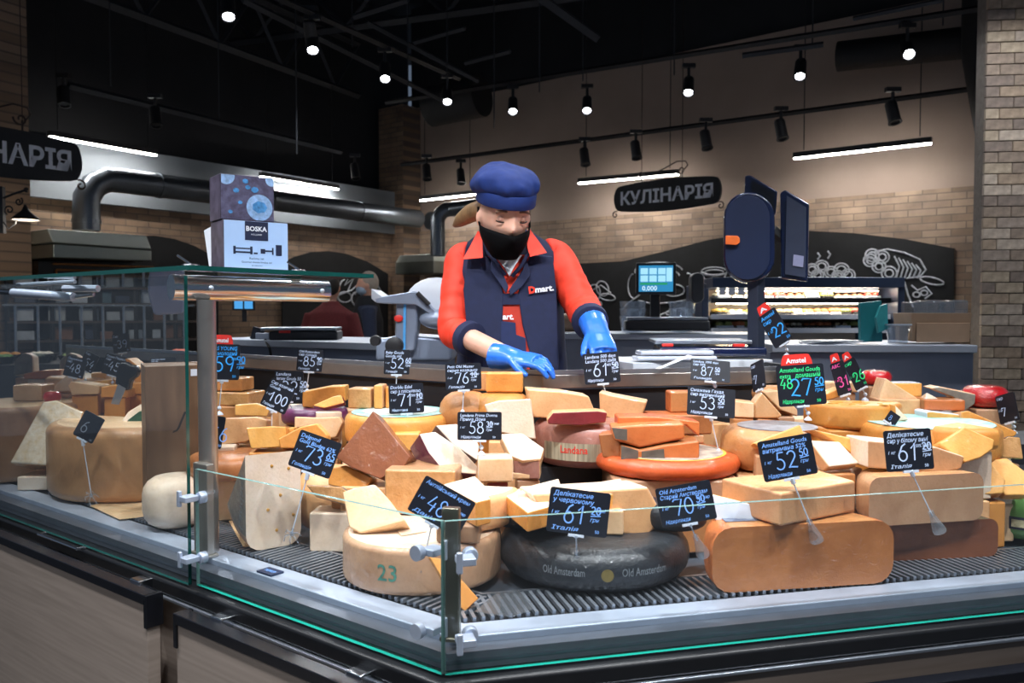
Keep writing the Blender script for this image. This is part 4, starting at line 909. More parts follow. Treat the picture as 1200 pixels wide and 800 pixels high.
def price_card(px, py, Y, wp, hp, roll, main, sup, lines, bottom, label, ink=None, yaw=0, tilt=6, stem=None, header=None, ink2=None, big=.42, clip='clip', kg='1 кг', pre=None):
    p = at(px, py, Y); s = S(Y); w_, h = wp * s, hp * s; ink = ink or CHALKW
    t = thing('price_card', p, label, 'price card', 'slate price cards')
    X = frame_at(p, roll, yaw, tilt)
    mb = MB(); mb.prism([V(q) for q in rrect(w_, h, h * .06)], V((0, 0, -.0022)), X=X); bd = obj('board', mb, TAGM, t)
    mb = MB(); e = .0006; y = h / 2 - h * .17
    for i, ln in enumerate(lines):
        sz = h * (.15 if i < 2 else .11); vs, fs, wd = text_geo(ln, sz, .008, .15); ww = min(wd, w_ * .86)
        put_text(mb, ln, -w_ * .44 if i < 2 else w_ * .44 - ww * .8, y, sz, X, width=ww if i < 2 else ww * .8, bold=.012, shear=.15, z=e); y -= h * (.14 if i < 2 else .11)
    put_text(mb, kg, -w_ * .44, -h * .08, h * .11, X, bold=.01, shear=.2, z=e)
    if bottom: put_text(mb, bottom, -w_ * .42, -h * .43, h * .13, X, width=w_ * .45, bold=.01, shear=.2, z=e)
    put_text(mb, '50', w_ * .3, -h * .43, h * .1, X, bold=.01, z=e)
    obj('lettering', mb, ink, bd)
    mb = MB(); mh = h * big; x0 = -w_ * .24 if len(main) == 2 else -w_ * .3
    put_digits(mb, main, x0, -h * .26, mh, h * .035, 0, X, e * 1.5)
    xe = x0 + mh * .68 * len(main) + w_ * .03
    if sup:
        put_digits(mb, sup, xe, -h * .26 + mh * .58, mh * .42, h * .028, 0, X, e * 1.5); mb.ribbon([(xe, -h * .26 + mh * .48), (xe + mh * .55, -h * .26 + mh * .54)], h * .022, 0, X, e * 1.5)
        put_text(mb, 'грн', xe, -h * .26 + mh * .2, mh * .3, X, bold=.01, shear=.2, z=e * 1.5)
    obj('price', mb, ink2 or ink, bd)
    if pre:
        mb = MB(); put_digits(mb, pre, -w_ * .44, -h * .06, h * .24, h * .03, 0, X, e); obj('old_price', mb, ink, bd)
    if header:
        mb = MB(); pts = [(-w_ * .38 + w_ * .66 * (1 - cos(pi * i / 10)) / 2 * 1.0, h * .5 + h * .26 * min(1, 1.6 * sin(pi * i / 10)), 0) for i in range(11)]
        mb.prism([V(q) for q in pts], V((0, 0, -.002)), X=X @ M.Translation((0, 0, -.001))); hd = obj('header_card', mb, REDT, t)
        mb = MB(); put_text(mb, header, -w_ * .28, h * .55, h * .17, X, bold=.03, z=.0006, width=w_ * .42); obj('lettering', mb, WHITE, hd)
    b0 = X @ V((0, -h / 2, -.001))
    if stem:
        e0_ = at(stem[0], stem[1], Y + .005)
        mb = MB(); mb.box((0, -h / 2 - .002, -.001), (.03, .005, .006), X=X); mb.tube([b0, b0 + (e0_ - b0) * .12], .0048, 8); mb.tube([b0, e0_], .0014, 6); obj('stem', mb, CLEARS, t)
        if clip == 'clip':
            mb = MB(); d = (e0_ - b0).normalized(); Xc = M.Translation(e0_) @ V((0, 0, -1)).rotation_difference(d).to_matrix().to_4x4()
            mb.lathe([(0, .012), (.005, .012), (.006, 0), (.009, -.012), (.0135, -.03), (.013, -.036), (.009, -.038), (0, -.038)], 12, X=Xc); o = obj('clip', mb, GLASS_S, t); smooth_by_angle(o)
        elif clip == 'claw':
            mb = MB()
            for k in range(6):
                a = k * pi / 3 + .3; mb.tube([e0_, e0_ + V((cos(a) * .014, -.006, sin(a) * .014)), e0_ + V((cos(a) * .02, .004, sin(a) * .02 - .012))], .0018, 5)
            mb.ball(e0_, .006, 8); obj('claw', mb, GLASS_S, t)
        else:
            mb = MB(); mb.ball(e0_, .0055, 10); mb.lathe([(0, -.006), (.009, -.014), (.01, -.017), (0, -.017)], 10, X=M.Translation(e0_)); obj('foot', mb, CLEARS, t)
    return t
J = 'ball'
price_card(261, 424, 2.03, 38, 42, 2, '59', '90', ['BAAS YOUNG', 'сир молодий', '100г'], None, 'slate card with red header and blue 59 at the chrome post', CHALKC, stem=(257, 478), header='Amstel', yaw=10, clip=J)
price_card(363, 422, 2.35, 30, 26, 4, '85', '90', ['Old Rotterdam', 'сир голанд', '400г'], 'Голандія', 'slate card priced 85 standing above the yellow wedge on the purple wheel', stem=(360, 452), clip=J)
price_card(338, 452, 2.3, 34, 36, 2, '92', '50', ['Landana', 'Jersey Gouda 50'], 'Голандія', 'slate card behind the slanted card priced 100', stem=(350, 490), clip=J)
price_card(326, 464, 2.12, 32, 34, 24, '100', '', ['Сир козячий', 'Gouda'], 'Голандія', 'slanted slate card priced 100 in front of the purple wheel', stem=(318, 512), clip=J, big=.34)
price_card(465, 424, 2.3, 30, 29, 1, '52', '60', ['Baby Gouda', 'Gouda old'], 'Голандія', 'slate card priced 52 below the grey slicer', stem=(464, 462), clip=J)
price_card(476, 466.5, 2.06, 41, 35, -3, '71', '10', ['Dorblu Edel', 'сир з пліснявою', '50% 100г'], 'Німеччина', 'slate card priced 71 on the wheel with the teal rimmed label', stem=(481, 515), clip=J)
price_card(543, 441, 2.05, 42, 31, -2, '76', '10', ['Petit Old Master', 'сирне козацьке', '48% жир'], 'Голандія', 'slate card priced 76 left of the bright orange block', stem=(542, 482), clip=J)
price_card(562, 499, 1.83, 52, 33, 0, '58', '30', ['Landana Prima Donna', 'Прима Дона', '45% жир'], 'Нідерланди', 'slate card priced 58 above the cube of pale cheese', stem=(564, 524), clip=J)
price_card(369, 532, 1.78, 52, 44, 19, '73', '65', ['Delgomil', 'Gold Bludge 62%'], 'Голандія', 'tilted slate card priced 73 beside the white faced quarter wheel', CHALKB, stem=(342, 625), clip='claw', tilt=10)
price_card(517.5, 593, 1.53, 68, 46, 29, '48', '', ['Англійський крем', ' ', '500г жир'], 'Данія', 'strongly tilted slate card priced 48 above the wheel stamped 23', CHALKB, stem=(498, 650), tilt=8)
price_card(678, 600, 1.54, 72, 52, 7, '61', '20', ['Делікатесне', 'у червоному', 'вині'], 'Італія', 'slate card priced 61 standing over the left of the black wheel', CHALKB, stem=(676, 652), tilt=8)
price_card(804, 590, 1.55, 66, 46, -10, '70', '50', ['Old Amsterdam', 'Старий Амстердам', '48% жир'], 'Нідерланди', 'slate card priced 70 between the black wheel and the golden half wheel', CHALKB, stem=(817, 633), tilt=8)
price_card(923, 536, 1.57, 64, 48, -10, '52', '50', ['Amstelland Gouda', 'витримана 52%'], 'Нідерланди', 'slate card priced 52 above the golden half wheel', CHALKB, stem=(950, 615), tilt=6)
price_card(1065, 527, 1.62, 56, 48, -4, '61', '20', ['Делікатесне', 'сир у білому вині', '50% жир'], 'Італія', 'slate card priced 61 on the long buff half wheel at right', stem=(1093, 605), tilt=6)
price_card(939, 451, 1.98, 56, 48, -4, '27', '50', ['Amstelland Gouda', 'extra   домашній'], 'Нідерланди', 'slate card in green and blue chalk priced 27 with red header', CHALKG, stem=(947, 484), header='Amstel', ink2=CHALKC, clip=J, pre='48', kg='')
price_card(908, 384, 2.3, 24, 44, -34, '22', '', ['Amstel', 'сир'], None, 'narrow slanted slate card with blue 22 and red header at the printer pole', CHALKC, stem=(922, 410), header='A', clip=J, big=.3, yaw=-45)
price_card(832.5, 434, 2.14, 46, 26, 5, '87', '50', ['Landana 1000 days', 'сир 50%'], 'Голандія', 'slate card priced 87 standing behind the card priced 53', stem=(838, 452), clip=J, tilt=20)
price_card(833.5, 471, 1.96, 56, 34, 5, '53', '50', ['Смажена Гауда', 'сир витриманий'], 'Нідерланди', 'slate card priced 53 behind the smoked stack', stem=(842, 528), clip=J, tilt=15)
price_card(104, 500, 2.2, 26, 32, 27, '6', '', [], None, 'small dark slate card leaning over the huge hard cheese half drum', GREY, stem=(107, 580), clip='claw', kg='')
price_card(88, 430, 2.75, 24, 24, 12, '48', '', ['Пармезан', 'сир'], None, 'first of two dark slate cards at the left behind the hollowed drum', stem=(86, 450), clip=J)
price_card(104, 424, 2.8, 18, 22, 26, '54', '', ['Сир'], None, 'small tilted slate card between the two dark cards at the left', stem=(100, 445), clip=J)
price_card(134, 428, 2.8, 26, 24, 14, '45', '', ['Грана Падано', 'сир'], None, 'slate card just left of the black knife handle', stem=(132, 448), clip=J)
price_card(142, 402, 3.0, 20, 22, -8, '39', '', ['Сир'], None, 'topmost small slate card above the black knife handle', stem=(140, 425), clip=J)
price_card(191, 426, 2.6, 30, 14, -3, '1', '', ['Gran Dano Padano', 'Italy сир'], None, 'low slate card just above the wooden crate', stem=(190, 440), clip=J, kg='', big=.01)
price_card(252, 506, 2.12, 20, 38, 8, '56', '', ['сир'], None, 'narrow slate card half hidden by the chrome post', CHALKB, stem=(250, 530), clip=J)
price_card(1046, 490, 1.98, 14, 14, 35, '8', '', [], None, 'tiny slate card turned on its corner by the teal label wheel', CHALKB, stem=(1047, 500), clip=J, kg='')
price_card(985, 443, 2.2, 18, 40, -22, '31', '', ['ABC'], None, 'left of two narrow upright cards with red tops by the small red cheese', CHALKP, stem=(994, 468), header='A', clip=J, yaw=-55, big=.3)
price_card(1002, 438, 2.24, 16, 38, -32, '26', '', ['сир'], None, 'right of two narrow upright cards with red tops by the small red cheese', CHALKG, stem=(1014, 462), header='A', clip=J, yaw=-55, big=.3)
for q, st, lb in (((888, 440), (891, 462), 'thin upright card seen edge-on beside the card priced 87'), ((1180, 478), (1188, 500), 'grey price card seen edge-on at the right edge')):
    price_card(q[0], q[1], 2.15, 26, 34, -20, '7', '', ['сир'], None, lb, stem=st, clip=J, yaw=-74, big=.3)
# ---------------------------------------------------------------- people
SKIN = mat('skin', 'd8a690', .5, 0, .06, 30, .03, 0, .2)
NAVY = mat('navy_cloth', '111b3e', .8, 0, .15, 50, .12)
NAVYC = mat('cap_cloth', '0b2a6c', .8, 0, .15, 40, .12)
ORNG = mat('orange_cloth', 'e8391f', .7, 0, .1, 40, .1)
GLOVE = mat('blue_glove', '2a6fd8', .32, 0, .12, 30, .1, .2)
MASK = mat('black_mask', '060608', .9, 0, .15, 60, spec=.1)
HAIR = mat('light_brown_hair', '8a6a48', .5, 0, .3, 60, .3, stretch=(1, 1, .2))
def remesh(o, vox, smooth=4, sub=0):
    r = o.modifiers.new('remesh', 'REMESH'); r.mode = 'VOXEL'; r.voxel_size = vox; r.use_smooth_shade = True
    if smooth:
        s_ = o.modifiers.new('smooth', 'SMOOTH'); s_.iterations = smooth; s_.factor = .5
    return o
def loft(mb, rings, n=24, mi=0, X=None, cap=True):
    """rings: (center, rx, ry, [right, fwd]) stacked cross sections"""
    vs = []
    for rg in rings:
        c, rx, ry = V(rg[0]), rg[1], rg[2]; r_ = V(rg[3]) if len(rg) > 3 else V((1, 0, 0)); f_ = V(rg[4]) if len(rg) > 4 else V((0, 1, 0))
        sq = rg[5] if len(rg) > 5 else 2.0
        for k in range(n):
            a = 2 * pi * k / n; ca, sa = cos(a), sin(a)
            ca = math.copysign(abs(ca) ** (2 / sq), ca); sa = math.copysign(abs(sa) ** (2 / sq), sa)
            vs.append(c + r_ * (rx * ca) + f_ * (ry * sa))
    m = len(rings); fs = [(i * n + k, i * n + (k + 1) % n, (i + 1) * n + (k + 1) % n, (i + 1) * n + k) for i in range(m - 1) for k in range(n)]
    if cap: fs += [list(range(n))[::-1], [(m - 1) * n + k for k in range(n)]]
    return mb.add(vs, fs, mi, X)
def wrinkle(o, st, size=.07):
    sb = o.modifiers.new('sub', 'SUBSURF'); sb.levels = sb.render_levels = 2
    tx = bpy.data.textures.new('folds', 'CLOUDS'); tx.noise_scale = size; tx.noise_depth = 1
    dm = o.modifiers.new('folds', 'DISPLACE'); dm.texture = tx; dm.texture_coords = 'GLOBAL'; dm.strength = st; dm.mid_level = .5
# anchors of the shop assistant
sw_ = S(2.5)
HD = at(591, 252, 2.40)                 # head centre
NK = at(592, 300, 2.52); CH_ = at(597, 350, 2.56); WA = at(602, 430, 2.60)
SHR, SHL = at(541, 303, 2.57), at(652, 300, 2.57)
ELR, WRR = at(532, 388, 2.47), at(596, 419, 2.26)
ELL, WRL = at(683, 362, 2.44), at(699, 389, 2.27)
person = thing('person', V((.02, 2.6, 0)), 'shop assistant in navy vest, orange shirt and blue cap leaning over the counter', 'person')
# body: one continuous skin surface
fdir = V((.27, -.9, -.34)).normalized()       # where the face looks
hr = fdir.cross(V((0, 0, 1))).normalized() * -1; hr = V((-fdir.y, fdir.x, 0)).normalized(); hu = hr.cross(fdir).normalized() * 1
if hu.z < 0: hu = -hu
def head_pt(x, y, z): return HD + hr * x + fdir * y + hu * z
mb = MB()
mb.tube([NK + V((0, .03, -.03)), NK * .5 + HD * .5 + V((0, .03, -.01)), HD + V((0, .02, -.01))], [.062, .055, .05], 14)
loft(mb, [(WA + V((0, 0, -.6)), .16, .11), (WA + V((0, 0, -.1)), .17, .115), (WA, .155, .11), (CH_, .165, .105), (CH_ + V((0, 0, .1)), .17, .095), (NK + V((0, 0, -.02)), .08, .06)])
for q in (-1, 1): mb.tube([WA + V((.08 * q, 0, -.55)), WA + V((.085 * q, .0, -.75)), V((.02 + .1 * q, 2.62, .09)), V((.02 + .1 * q, 2.60, .05))], [.095, .075, .05, .045], 12)
for q in (-1, 1): mb.ball((.02 + .1 * q, 2.56, .045), .05, 10, sc=(.8, 2.2, .8))
mb.tube([NK + V((0, .02, -.05)), SHR + V((.02, 0, -.02)), ELR, WRR, WRR + (WRR - ELR) * .08], [.04, .034, .04, .03, .028], 12)
mb.tube([NK + V((0, .02, -.05)), SHL - V((.02, 0, .02)), ELL, WRL, WRL + (WRL - ELL) * .08], [.04, .034, .038, .031, .028], 12)
# head
n, m_ = 28, 18; vs = []
for i in range(m_ + 1):
    th = pi * i / m_
    for k in range(n):
        ph = 2 * pi * k / n; x, y, z = sin(th) * cos(ph), sin(th) * sin(ph), cos(th)
        rx, ry, rz = .072, .092, .108
        if z < 0: rx *= 1 - .35 * z * z; ry *= 1 - .12 * z * z
        X_, Y_, Z_ = x * rx, y * ry, z * rz
        if y > 0:
            Y_ += .027 * math.exp(-((X_ / .0125) ** 2) - ((Z_ + .022) / .022) ** 2) * (1 if Z_ < .01 else .6)
            Y_ -= .012 * (math.exp(-(((X_ - .03) / .016) ** 2) - ((Z_ - .008) / .012) ** 2) + math.exp(-(((X_ + .03) / .016) ** 2) - ((Z_ - .008) / .012) ** 2))
            Y_ += .006 * math.exp(-((Z_ - .028) / .01) ** 2) * math.exp(-(X_ / .05) ** 2)
        vs.append(head_pt(X_, Y_, Z_))
mb.add(vs, [(i * n + k, i * n + (k + 1) % n, (i + 1) * n + (k + 1) % n, (i + 1) * n + k) for i in range(m_) for k in range(n)])
for q in (-1, 1): mb.ball(head_pt(.074 * q, -.005, -.012), .026, 10, sc=(.4, .7, 1))
body = obj('body', mb, SKIN, person); remesh(body, .0055, 3)
# eyes, lids, brows
EYE = mat('eye_white', 'd8d4d0', .3); DKB = mat('dark_brown', '2c1d18', .6); LID = mat('eyelid', 'cc9a86', .5)
for q in (-1, 1):
    mb = MB(); mb.ball(head_pt(.03 * q, .07, .006), .0125, 12); obj('eye', mb, LID, body)
    mb = MB(); mb.tube([head_pt(.03 * q + dx, .0835 - abs(dx) * .28, .0015 - .004 * (1 - (dx / .017) ** 2)) for dx in (-.017, -.009, 0, .009, .017)], .0019, 6); obj('eyelash', mb, DKB, body)
    mb = MB(); mb.tube([head_pt(.03 * q + dx, .086 - abs(dx) * .25, .026 + .004 * (1 - (dx / .02) ** 2)) for dx in (-.02, -.01, 0, .01, .02)], .0036, 6); obj('eyebrow', mb, mat('brow_hair', '6b4a38', .7), body)
# mask
mb = MB(); vs = []; fs = []; N1, N2 = 18, 8
for j in range(N2 + 1):
    v_ = j / N2; z = -.034 - .082 * v_
    for i in range(N1 + 1):
        a = radians(-82 + 164 * i / N1); wv = .078 - .022 * v_ ** 2; edge = abs(i / N1 - .5) * 2
        yy = (.098 + .01 * sin(pi * min(1, v_ * 1.2)) - .022 * v_ ** 3) * cos(a) + .022 * math.exp(-(a / .22) ** 2) * math.exp(-((v_ - .1) / .2) ** 2)
        zz = z + .016 * (1 - v_) * edge ** 1.5 + (0 if edge < .5 else (edge - .5) * 2 * (.02 * (v_ - .35) * 2 + .004))
        vs.append(head_pt(wv * sin(a), yy, zz))
fs = [(j * (N1 + 1) + i, j * (N1 + 1) + i + 1, (j + 1) * (N1 + 1) + i + 1, (j + 1) * (N1 + 1) + i) for j in range(N2) for i in range(N1)]
mb.add(vs, fs); mk = obj('face_mask', mb, MASK, person, smooth=True); so = mk.modifiers.new('solid', 'SOLIDIFY'); so.thickness = .003; so.offset = 1
for q in (-1, 1):
    mb = MB(); mb.tube([head_pt(.076 * q, .018, -.03), head_pt(.079 * q, .0, -.01), head_pt(.078 * q, -.01, .02)], .003, 6); obj('ear_loop', mb, MASK, mk)
# cap: floppy crown over a band
mb = MB(); rings = []
def hring(z, rx, ry, oy=0, ox=0): return (head_pt(ox, oy, z), rx, ry, hr, fdir)
loft(mb, [hring(.036, .084, .104), hring(.04, .0865, .1065), hring(.07, .087, .107), hring(.075, .085, .104)], 32)
cap = obj('cap', mb, NAVYC, person, smooth=True); smooth_by_angle(cap, 50)
mb = MB(); vs = []; prf = [(.066, 1.0), (.072, 1.1), (.084, 1.18), (.1, 1.19), (.116, 1.12), (.13, .94), (.141, .66), (.146, .33), (.148, .01)]
for z, k in prf:
    for i in range(40):
        a = 2 * pi * i / 40; wob = 1 + (.03 * sin(5 * a + z * 60) + .02 * sin(9 * a - z * 40) + .015 * sin(14 * a)) * (z < .12)
        vs.append(head_pt(.083 * k * cos(a) * wob - .004, .1 * k * sin(a) * wob - .012, z + .006 * sin(3 * a + 1) * (k > .8) - .018 * max(0, -sin(a)) * (z < .12)))
mb.add(vs, [(j * 40 + i, j * 40 + (i + 1) % 40, (j + 1) * 40 + (i + 1) % 40, (j + 1) * 40 + i) for j in range(len(prf) - 1) for i in range(40)])
o = obj('crown', mb, NAVYC, cap, smooth=True); wrinkle(o, .012, .05)
mb = MB(); mb.tube([head_pt(-.05, -.07, -.0), head_pt(-.075, -.1, -.02), head_pt(-.1, -.13, -.05), head_pt(-.115, -.15, -.075)], [.03, .03, .022, .008], 10); mb.ball(head_pt(0, -.06, .01), .07, 14, sc=(1, .7, 1)); remesh(obj('hair', mb, HAIR, person), .006, 3)
# shirt: sleeves and cuffs
def sleeve(sh, el, wr, k, name='sleeve'):
    end = el + (wr - el) * k; mid = sh * .5 + el * .5 + (el - sh).cross(V((0, 1, 0))).normalized() * 0
    mb = MB(); pts = []; rs = []
    ctl = [(sh + (NK - sh) * .22, .05), (sh, .056), (sh * .7 + el * .3, .056), (mid, .054), (sh * .25 + el * .75, .053), (el, .052), (el + (end - el) * .5, .05), (end, .049)]
    # smooth the elbow
    P_ = [V(c[0]) for c in ctl]
    for i in range(len(ctl) - 1):
        for j in range(4):
            f = j / 4; q = P_[i] * (1 - f) + P_[i + 1] * f; r = ctl[i][1] * (1 - f) + ctl[i + 1][1] * f
            fold = .0022 * sin((i * 4 + j) * 2.1) * (i >= 3)
            pts.append(q); rs.append(r + fold)
    pts.append(P_[-1]); rs.append(.049)
    for _ in range(3): pts = [pts[0]] + [(pts[i - 1] + pts[i] * 2 + pts[i + 1]) / 4 for i in range(1, len(pts) - 1)] + [pts[-1]]
    mb.tube(pts, rs, 18); s_ = obj(name, mb, ORNG, person, smooth=True)
    wrinkle(s_, .012)
    d = (wr - el).normalized(); mb = MB(); mb.tube([end - d * .016, end - d * .012, end + d * .014, end + d * .017], [.051, .0535, .0525, .047], 20); c_ = obj('cuff', mb, NAVY, s_, smooth=True); smooth_by_angle(c_, 50)
    return s_
sleeve(SHR, ELR, WRR, .30); sleeve(SHL, ELL, WRL, .55)
# vest
def vr(py, rx, ry, Y=2.57, cx=597, sq=2.4): return (at(cx, py, Y), rx, ry, (1, 0, 0), (0, 1, 0), sq)
mb = MB()
loft(mb, [vr(560, .2, .15, 2.6), vr(470, .19, .145, 2.6), vr(420, .175, .14, 2.6, 601), vr(370, .17, .138), vr(335, .17, .132), vr(312, .165, .118), vr(298, .16, .1), vr(288, .147, .082, 2.57, 596, 2.2), vr(280, .115, .07, 2.56, 595, 2), vr(272, .075, .06, 2.54, 593, 2), vr(269, .066, .055, 2.54, 593, 2)], 36)
vest = obj('vest', mb, NAVY, person, smooth=True); wrinkle(vest, .01, .1)
# vest front detail placed on the chest surface: opening, apron bib, collar
def chest(px, py, off=0):      # front surface of the vest over a photo pixel
    Y = 2.56 - .128 + off
    if py < 330: Y = 2.55 - .128 + .05 * max(0, (330 - py) / 45) + off
    return at(px, py, Y)
def cloth(name, poly, m, parent, off=-.012, th=.004, bevel=.0015):
    pts = [chest(x, y, off) for x, y in poly]
    mb = MB(); mb.prism(pts, V((0, th, 0))); return obj(name, mb, m, parent, bevel=bevel)
cloth('shirt_front', [(570, 300), (625, 298), (612, 330), (606, 360), (597, 372), (586, 340)], ORNG, person, -.008)
cloth('undershirt', [(580, 300), (612, 299), (603, 312), (597, 324), (590, 312)], mat('white_shirt', 'cfd3da', .8, 0, .05, 40), person, -.014)
bib = cloth('apron_bib', [(589, 345), (610, 345), (618, 380), (622, 415), (620, 445), (588, 445), (588, 400)], mat('apron_red', 'b8321f', .7, 0, .1, 30), person, -.014)
cloth('apron_band', [(589, 344), (609, 344), (610, 357), (589, 357)], NAVY, bib, -.019)
cloth('apron_pocket', [(587, 376), (604, 378), (605, 392), (616, 396), (618, 445), (587, 445)], mat('apron_navy', '162550', .7), bib, -.019)
mb = MB(); X = frame_at(chest(589, 374, -.022)); put_text(mb, 'art.', 0, 0, .024, X, bold=.04, shear=.1); obj('lettering', mb, WHITE, bib)
for nm, poly, off in (('vest_front', [(572, 300), (584, 315), (590, 345), (588, 400), (584, 446), (545, 446), (548, 400), (543, 340), (548, 300)], -.02), ('vest_front', [(622, 298), (612, 318), (607, 345), (612, 380), (621, 415), (626, 446), (656, 446), (654, 400), (652, 340), (648, 300)], -.02)):
    cloth(nm, poly, NAVY, vest, off, .012, .005)
cloth('vest_lapel', [(576, 300), (590, 322), (596, 336), (593, 344), (586, 333), (574, 316)], NAVY, vest, -.03, .008, .003)
cloth('vest_lapel', [(616, 298), (613, 315), (603, 330), (596, 340), (598, 347), (612, 336), (622, 322)], NAVY, vest, -.03, .008, .003)
def collar(poly, yo):
    pts = [at(x, y, d) for x, y, d in poly]; mb = MB(); mb.prism(pts, V((0, .006, .001))); return obj('collar', mb, ORNG, person, bevel=.002)
collar([(560, 270, 2.46), (565, 274, 2.43), (566, 302, 2.395), (542, 304, 2.40), (552, 286, 2.43)], 0)
collar([(617, 272, 2.43), (620, 267, 2.46), (631, 282, 2.43), (641, 296, 2.40), (621, 301, 2.395), (618, 290, 2.40)], 0)
mb = MB(); mb.tube([at(x, y, d) for x, y, d in ((566, 275, 2.44), (572, 296, 2.41), (582, 308, 2.405), (592, 322, 2.40))], .006, 8); obj('collar_stand', mb, NAVY, vest, smooth=True)
mb = MB(); mb.tube([at(x, y, d) for x, y, d in ((617, 276, 2.44), (619, 296, 2.41), (612, 310, 2.405), (600, 324, 2.40))], .006, 8); obj('collar_stand', mb, NAVY, vest, smooth=True)
X = frame_at(chest(620, 343.5, -.0225), -7); lg = MB(); put_text(lg, 'D', 0, 0, .027, X, bold=.06); obj('logo_initial', lg, ORNG, vest)
lg = MB(); put_text(lg, 'mart.', .0185, 0, .024, X, bold=.045, width=.056); obj('logo_lettering', lg, WHITE, vest)
# gloves: five fingers each
def hand(name, wr, palm_dir, palm_n, side, curls, length=.17, thumb=None):
    """wr wrist, palm_dir pointing to the fingers, palm_n back-of-hand normal, side: thumb direction"""
    f = V(palm_dir).normalized(); nn = V(palm_n); nn = (nn - f * nn.dot(f)).normalized(); s_ = V(side); s_ = (s_ - f * s_.dot(f) - nn * s_.dot(nn)).normalized()
    mb = MB(); pl = .085
    loft(mb, [(wr - f * .055, .041, .038, s_, nn), (wr - f * .045, .039, .036, s_, nn), (wr - f * .02, .0385, .036, s_, nn), (wr, .036, .031, s_, nn), (wr + f * .03, .038, .02, s_, nn), (wr + f * .06, .041, .018, s_, nn), (wr + f * pl, .038, .014, s_, nn)], 16)
    for i in range(4):
        o_ = (1.5 - i) * .0195; L = (.068, .076, .072, .056)[i]; base = wr + f * (pl - .006 - .004 * abs(i - 1)) + s_ * o_
        c1, c2, c3 = curls[i]; a = c1; p = base; pts = [base - f * .02, base]
        spread = s_ * (1.5 - i) * .05
        for j, (l_, c) in enumerate(((.45, c1), (.32, c2), (.23, c3))):
            a = c1 if j == 0 else a + c; d = f * cos(radians(a)) - nn * sin(radians(a)) + spread; p = p + d.normalized() * L * l_; pts.append(p)
        mb.tube(pts, [.0098, .0098, .0094, .0086, .007], 10); mb.ball(pts[-1], .0072, 8)
    tb = wr + f * .025 + s_ * .03; td = thumb or (.5, .75, -.35); d = f * td[0] + s_ * td[1] + nn * td[2]; d.normalize()
    d2 = (d + f * .55).normalized(); pts = [wr + f * .012 + s_ * .012, tb, tb + d * .032, tb + d * .032 + d2 * .028]; mb.tube(pts, [.014, .0125, .0108, .0082], 10); mb.ball(pts[-1], .0085, 8)
    o = obj(name, mb, GLOVE, person); remesh(o, .0028, 3); return o
fr = (at(640, 424, 2.20) - WRR).normalized()
g1 = hand('glove', WRR + fr * .005, fr, (0.1, -.35, .93), (.25, -.75, -.25), [(8, 26, 20), (10, 30, 22), (14, 34, 24), (20, 36, 26)], thumb=(.8, .4, -.5))
fl_ = (at(708, 412, 2.20) - WRL).normalized()
g2 = hand('glove', WRL, fl_, (.15, -.9, .5), (-1, 0, -.2), [(22, 30, 20), (26, 34, 20), (30, 36, 22), (34, 40, 25)], thumb=(.8, .45, -.3))
price_card(705, 431, 2.165, 42, 36, -5, '61', '50', ['Landana 500 days', 'Landana 500 днів', '48% жир'], 'Нідерланди', 'slate card priced 61 held in the raised gloved hand', stem=(712, 468), clip=J)
# ---------------------------------------------------------------- equipment behind the counter
def boxm(parent, name, c, d, m, X=None, bevel=.004):
    mb = MB(); mb.box(c, d, X=X); return obj(name, mb, m, parent, bevel=bevel)
def frontX(px, pyb, Y, yaw=0):           # frame at the base: x right, y away, z up
    p = at(px, pyb, Y); return M.Translation(p) @ M.Rotation(radians(yaw), 4, 'Z')
# printed cartons on the glass shelf
PB1 = mat('pale_blue_print', 'a8c6ee', .4, 0, .08, 4); PB2 = mat('blue_food_print', '2e3c66', .35, 0, .8, 26, col2='9db7e2'); PDK = mat('dark_photo_print', '241f2c', .35, 0, .6, 30, col2='5d5567')
NAVB = mat('navy_print', '1b2440', .5)
X = frontX(301, 318.5, 2.1, 36); p = V(X.translation); p.z = ZT + .011; X.translation = p
cw, cdp, chh = .168, .11, .135
t = thing('carton', p, 'lower pale blue printed carton on the glass shelf with black pictograms', 'box', 'cartons on the glass shelf')
bx = boxm(t, 'box', (0, cdp / 2, chh / 2), (cw, cdp, chh), PDK, X, .002)
mb = MB(); mb.box((0, -.0006, chh / 2), (cw - .003, .001, chh - .003), X=X); pr_ = obj('front_print', mb, PB1, t)
Xt = X @ M.Rotation(pi / 2, 4, 'X')
mb = MB(); mb.prism([V(q) for q in ((-.03, chh - .05, .0012), (.03, chh - .05, .0012), (.03, chh - .002, .0012), (-.03, chh - .002, .0012))], V((0, 0, .0005)), X=Xt); obj('logo_panel', mb, NAVB, pr_)
mb = MB(); put_text(mb, 'BOSKA', 0, chh - .026, .017, Xt, center=True, bold=.03, z=.002); put_text(mb, 'HOLLAND', 0, chh - .037, .006, Xt, center=True, z=.002); obj('lettering', mb, WHITE, pr_)
mb = MB()
for a, b, c_, d_ in ((-.055, .052, .04, .004), (-.055, .062, .04, .003), (-.06, .049, .006, .02), (-.017, .049, .006, .02), (.01, .052, .012, .012), (.022, .057, .02, .004), (.04, .05, .004, .018), (.05, .048, .016, .028), (-.008, .05, .01, .004)):
    mb.prism([V((a, b, .0012)), V((a + c_, b, .0012)), V((a + c_, b + d_, .0012)), V((a, b + d_, .0012))], V((0, 0, .0006)), X=Xt)
put_text(mb, 'Raclette set', 0, .036, .008, Xt, center=True, z=.0015); put_text(mb, 'Gourmet cheese fondue set', 0, .027, .007, Xt, center=True, z=.0015); put_text(mb, 'accessories', 0, .019, .006, Xt, center=True, z=.0015); put_text(mb, '853 0', 0, .004, .005, Xt, center=True, z=.0015)
obj('pictograms', mb, NAVB, pr_)
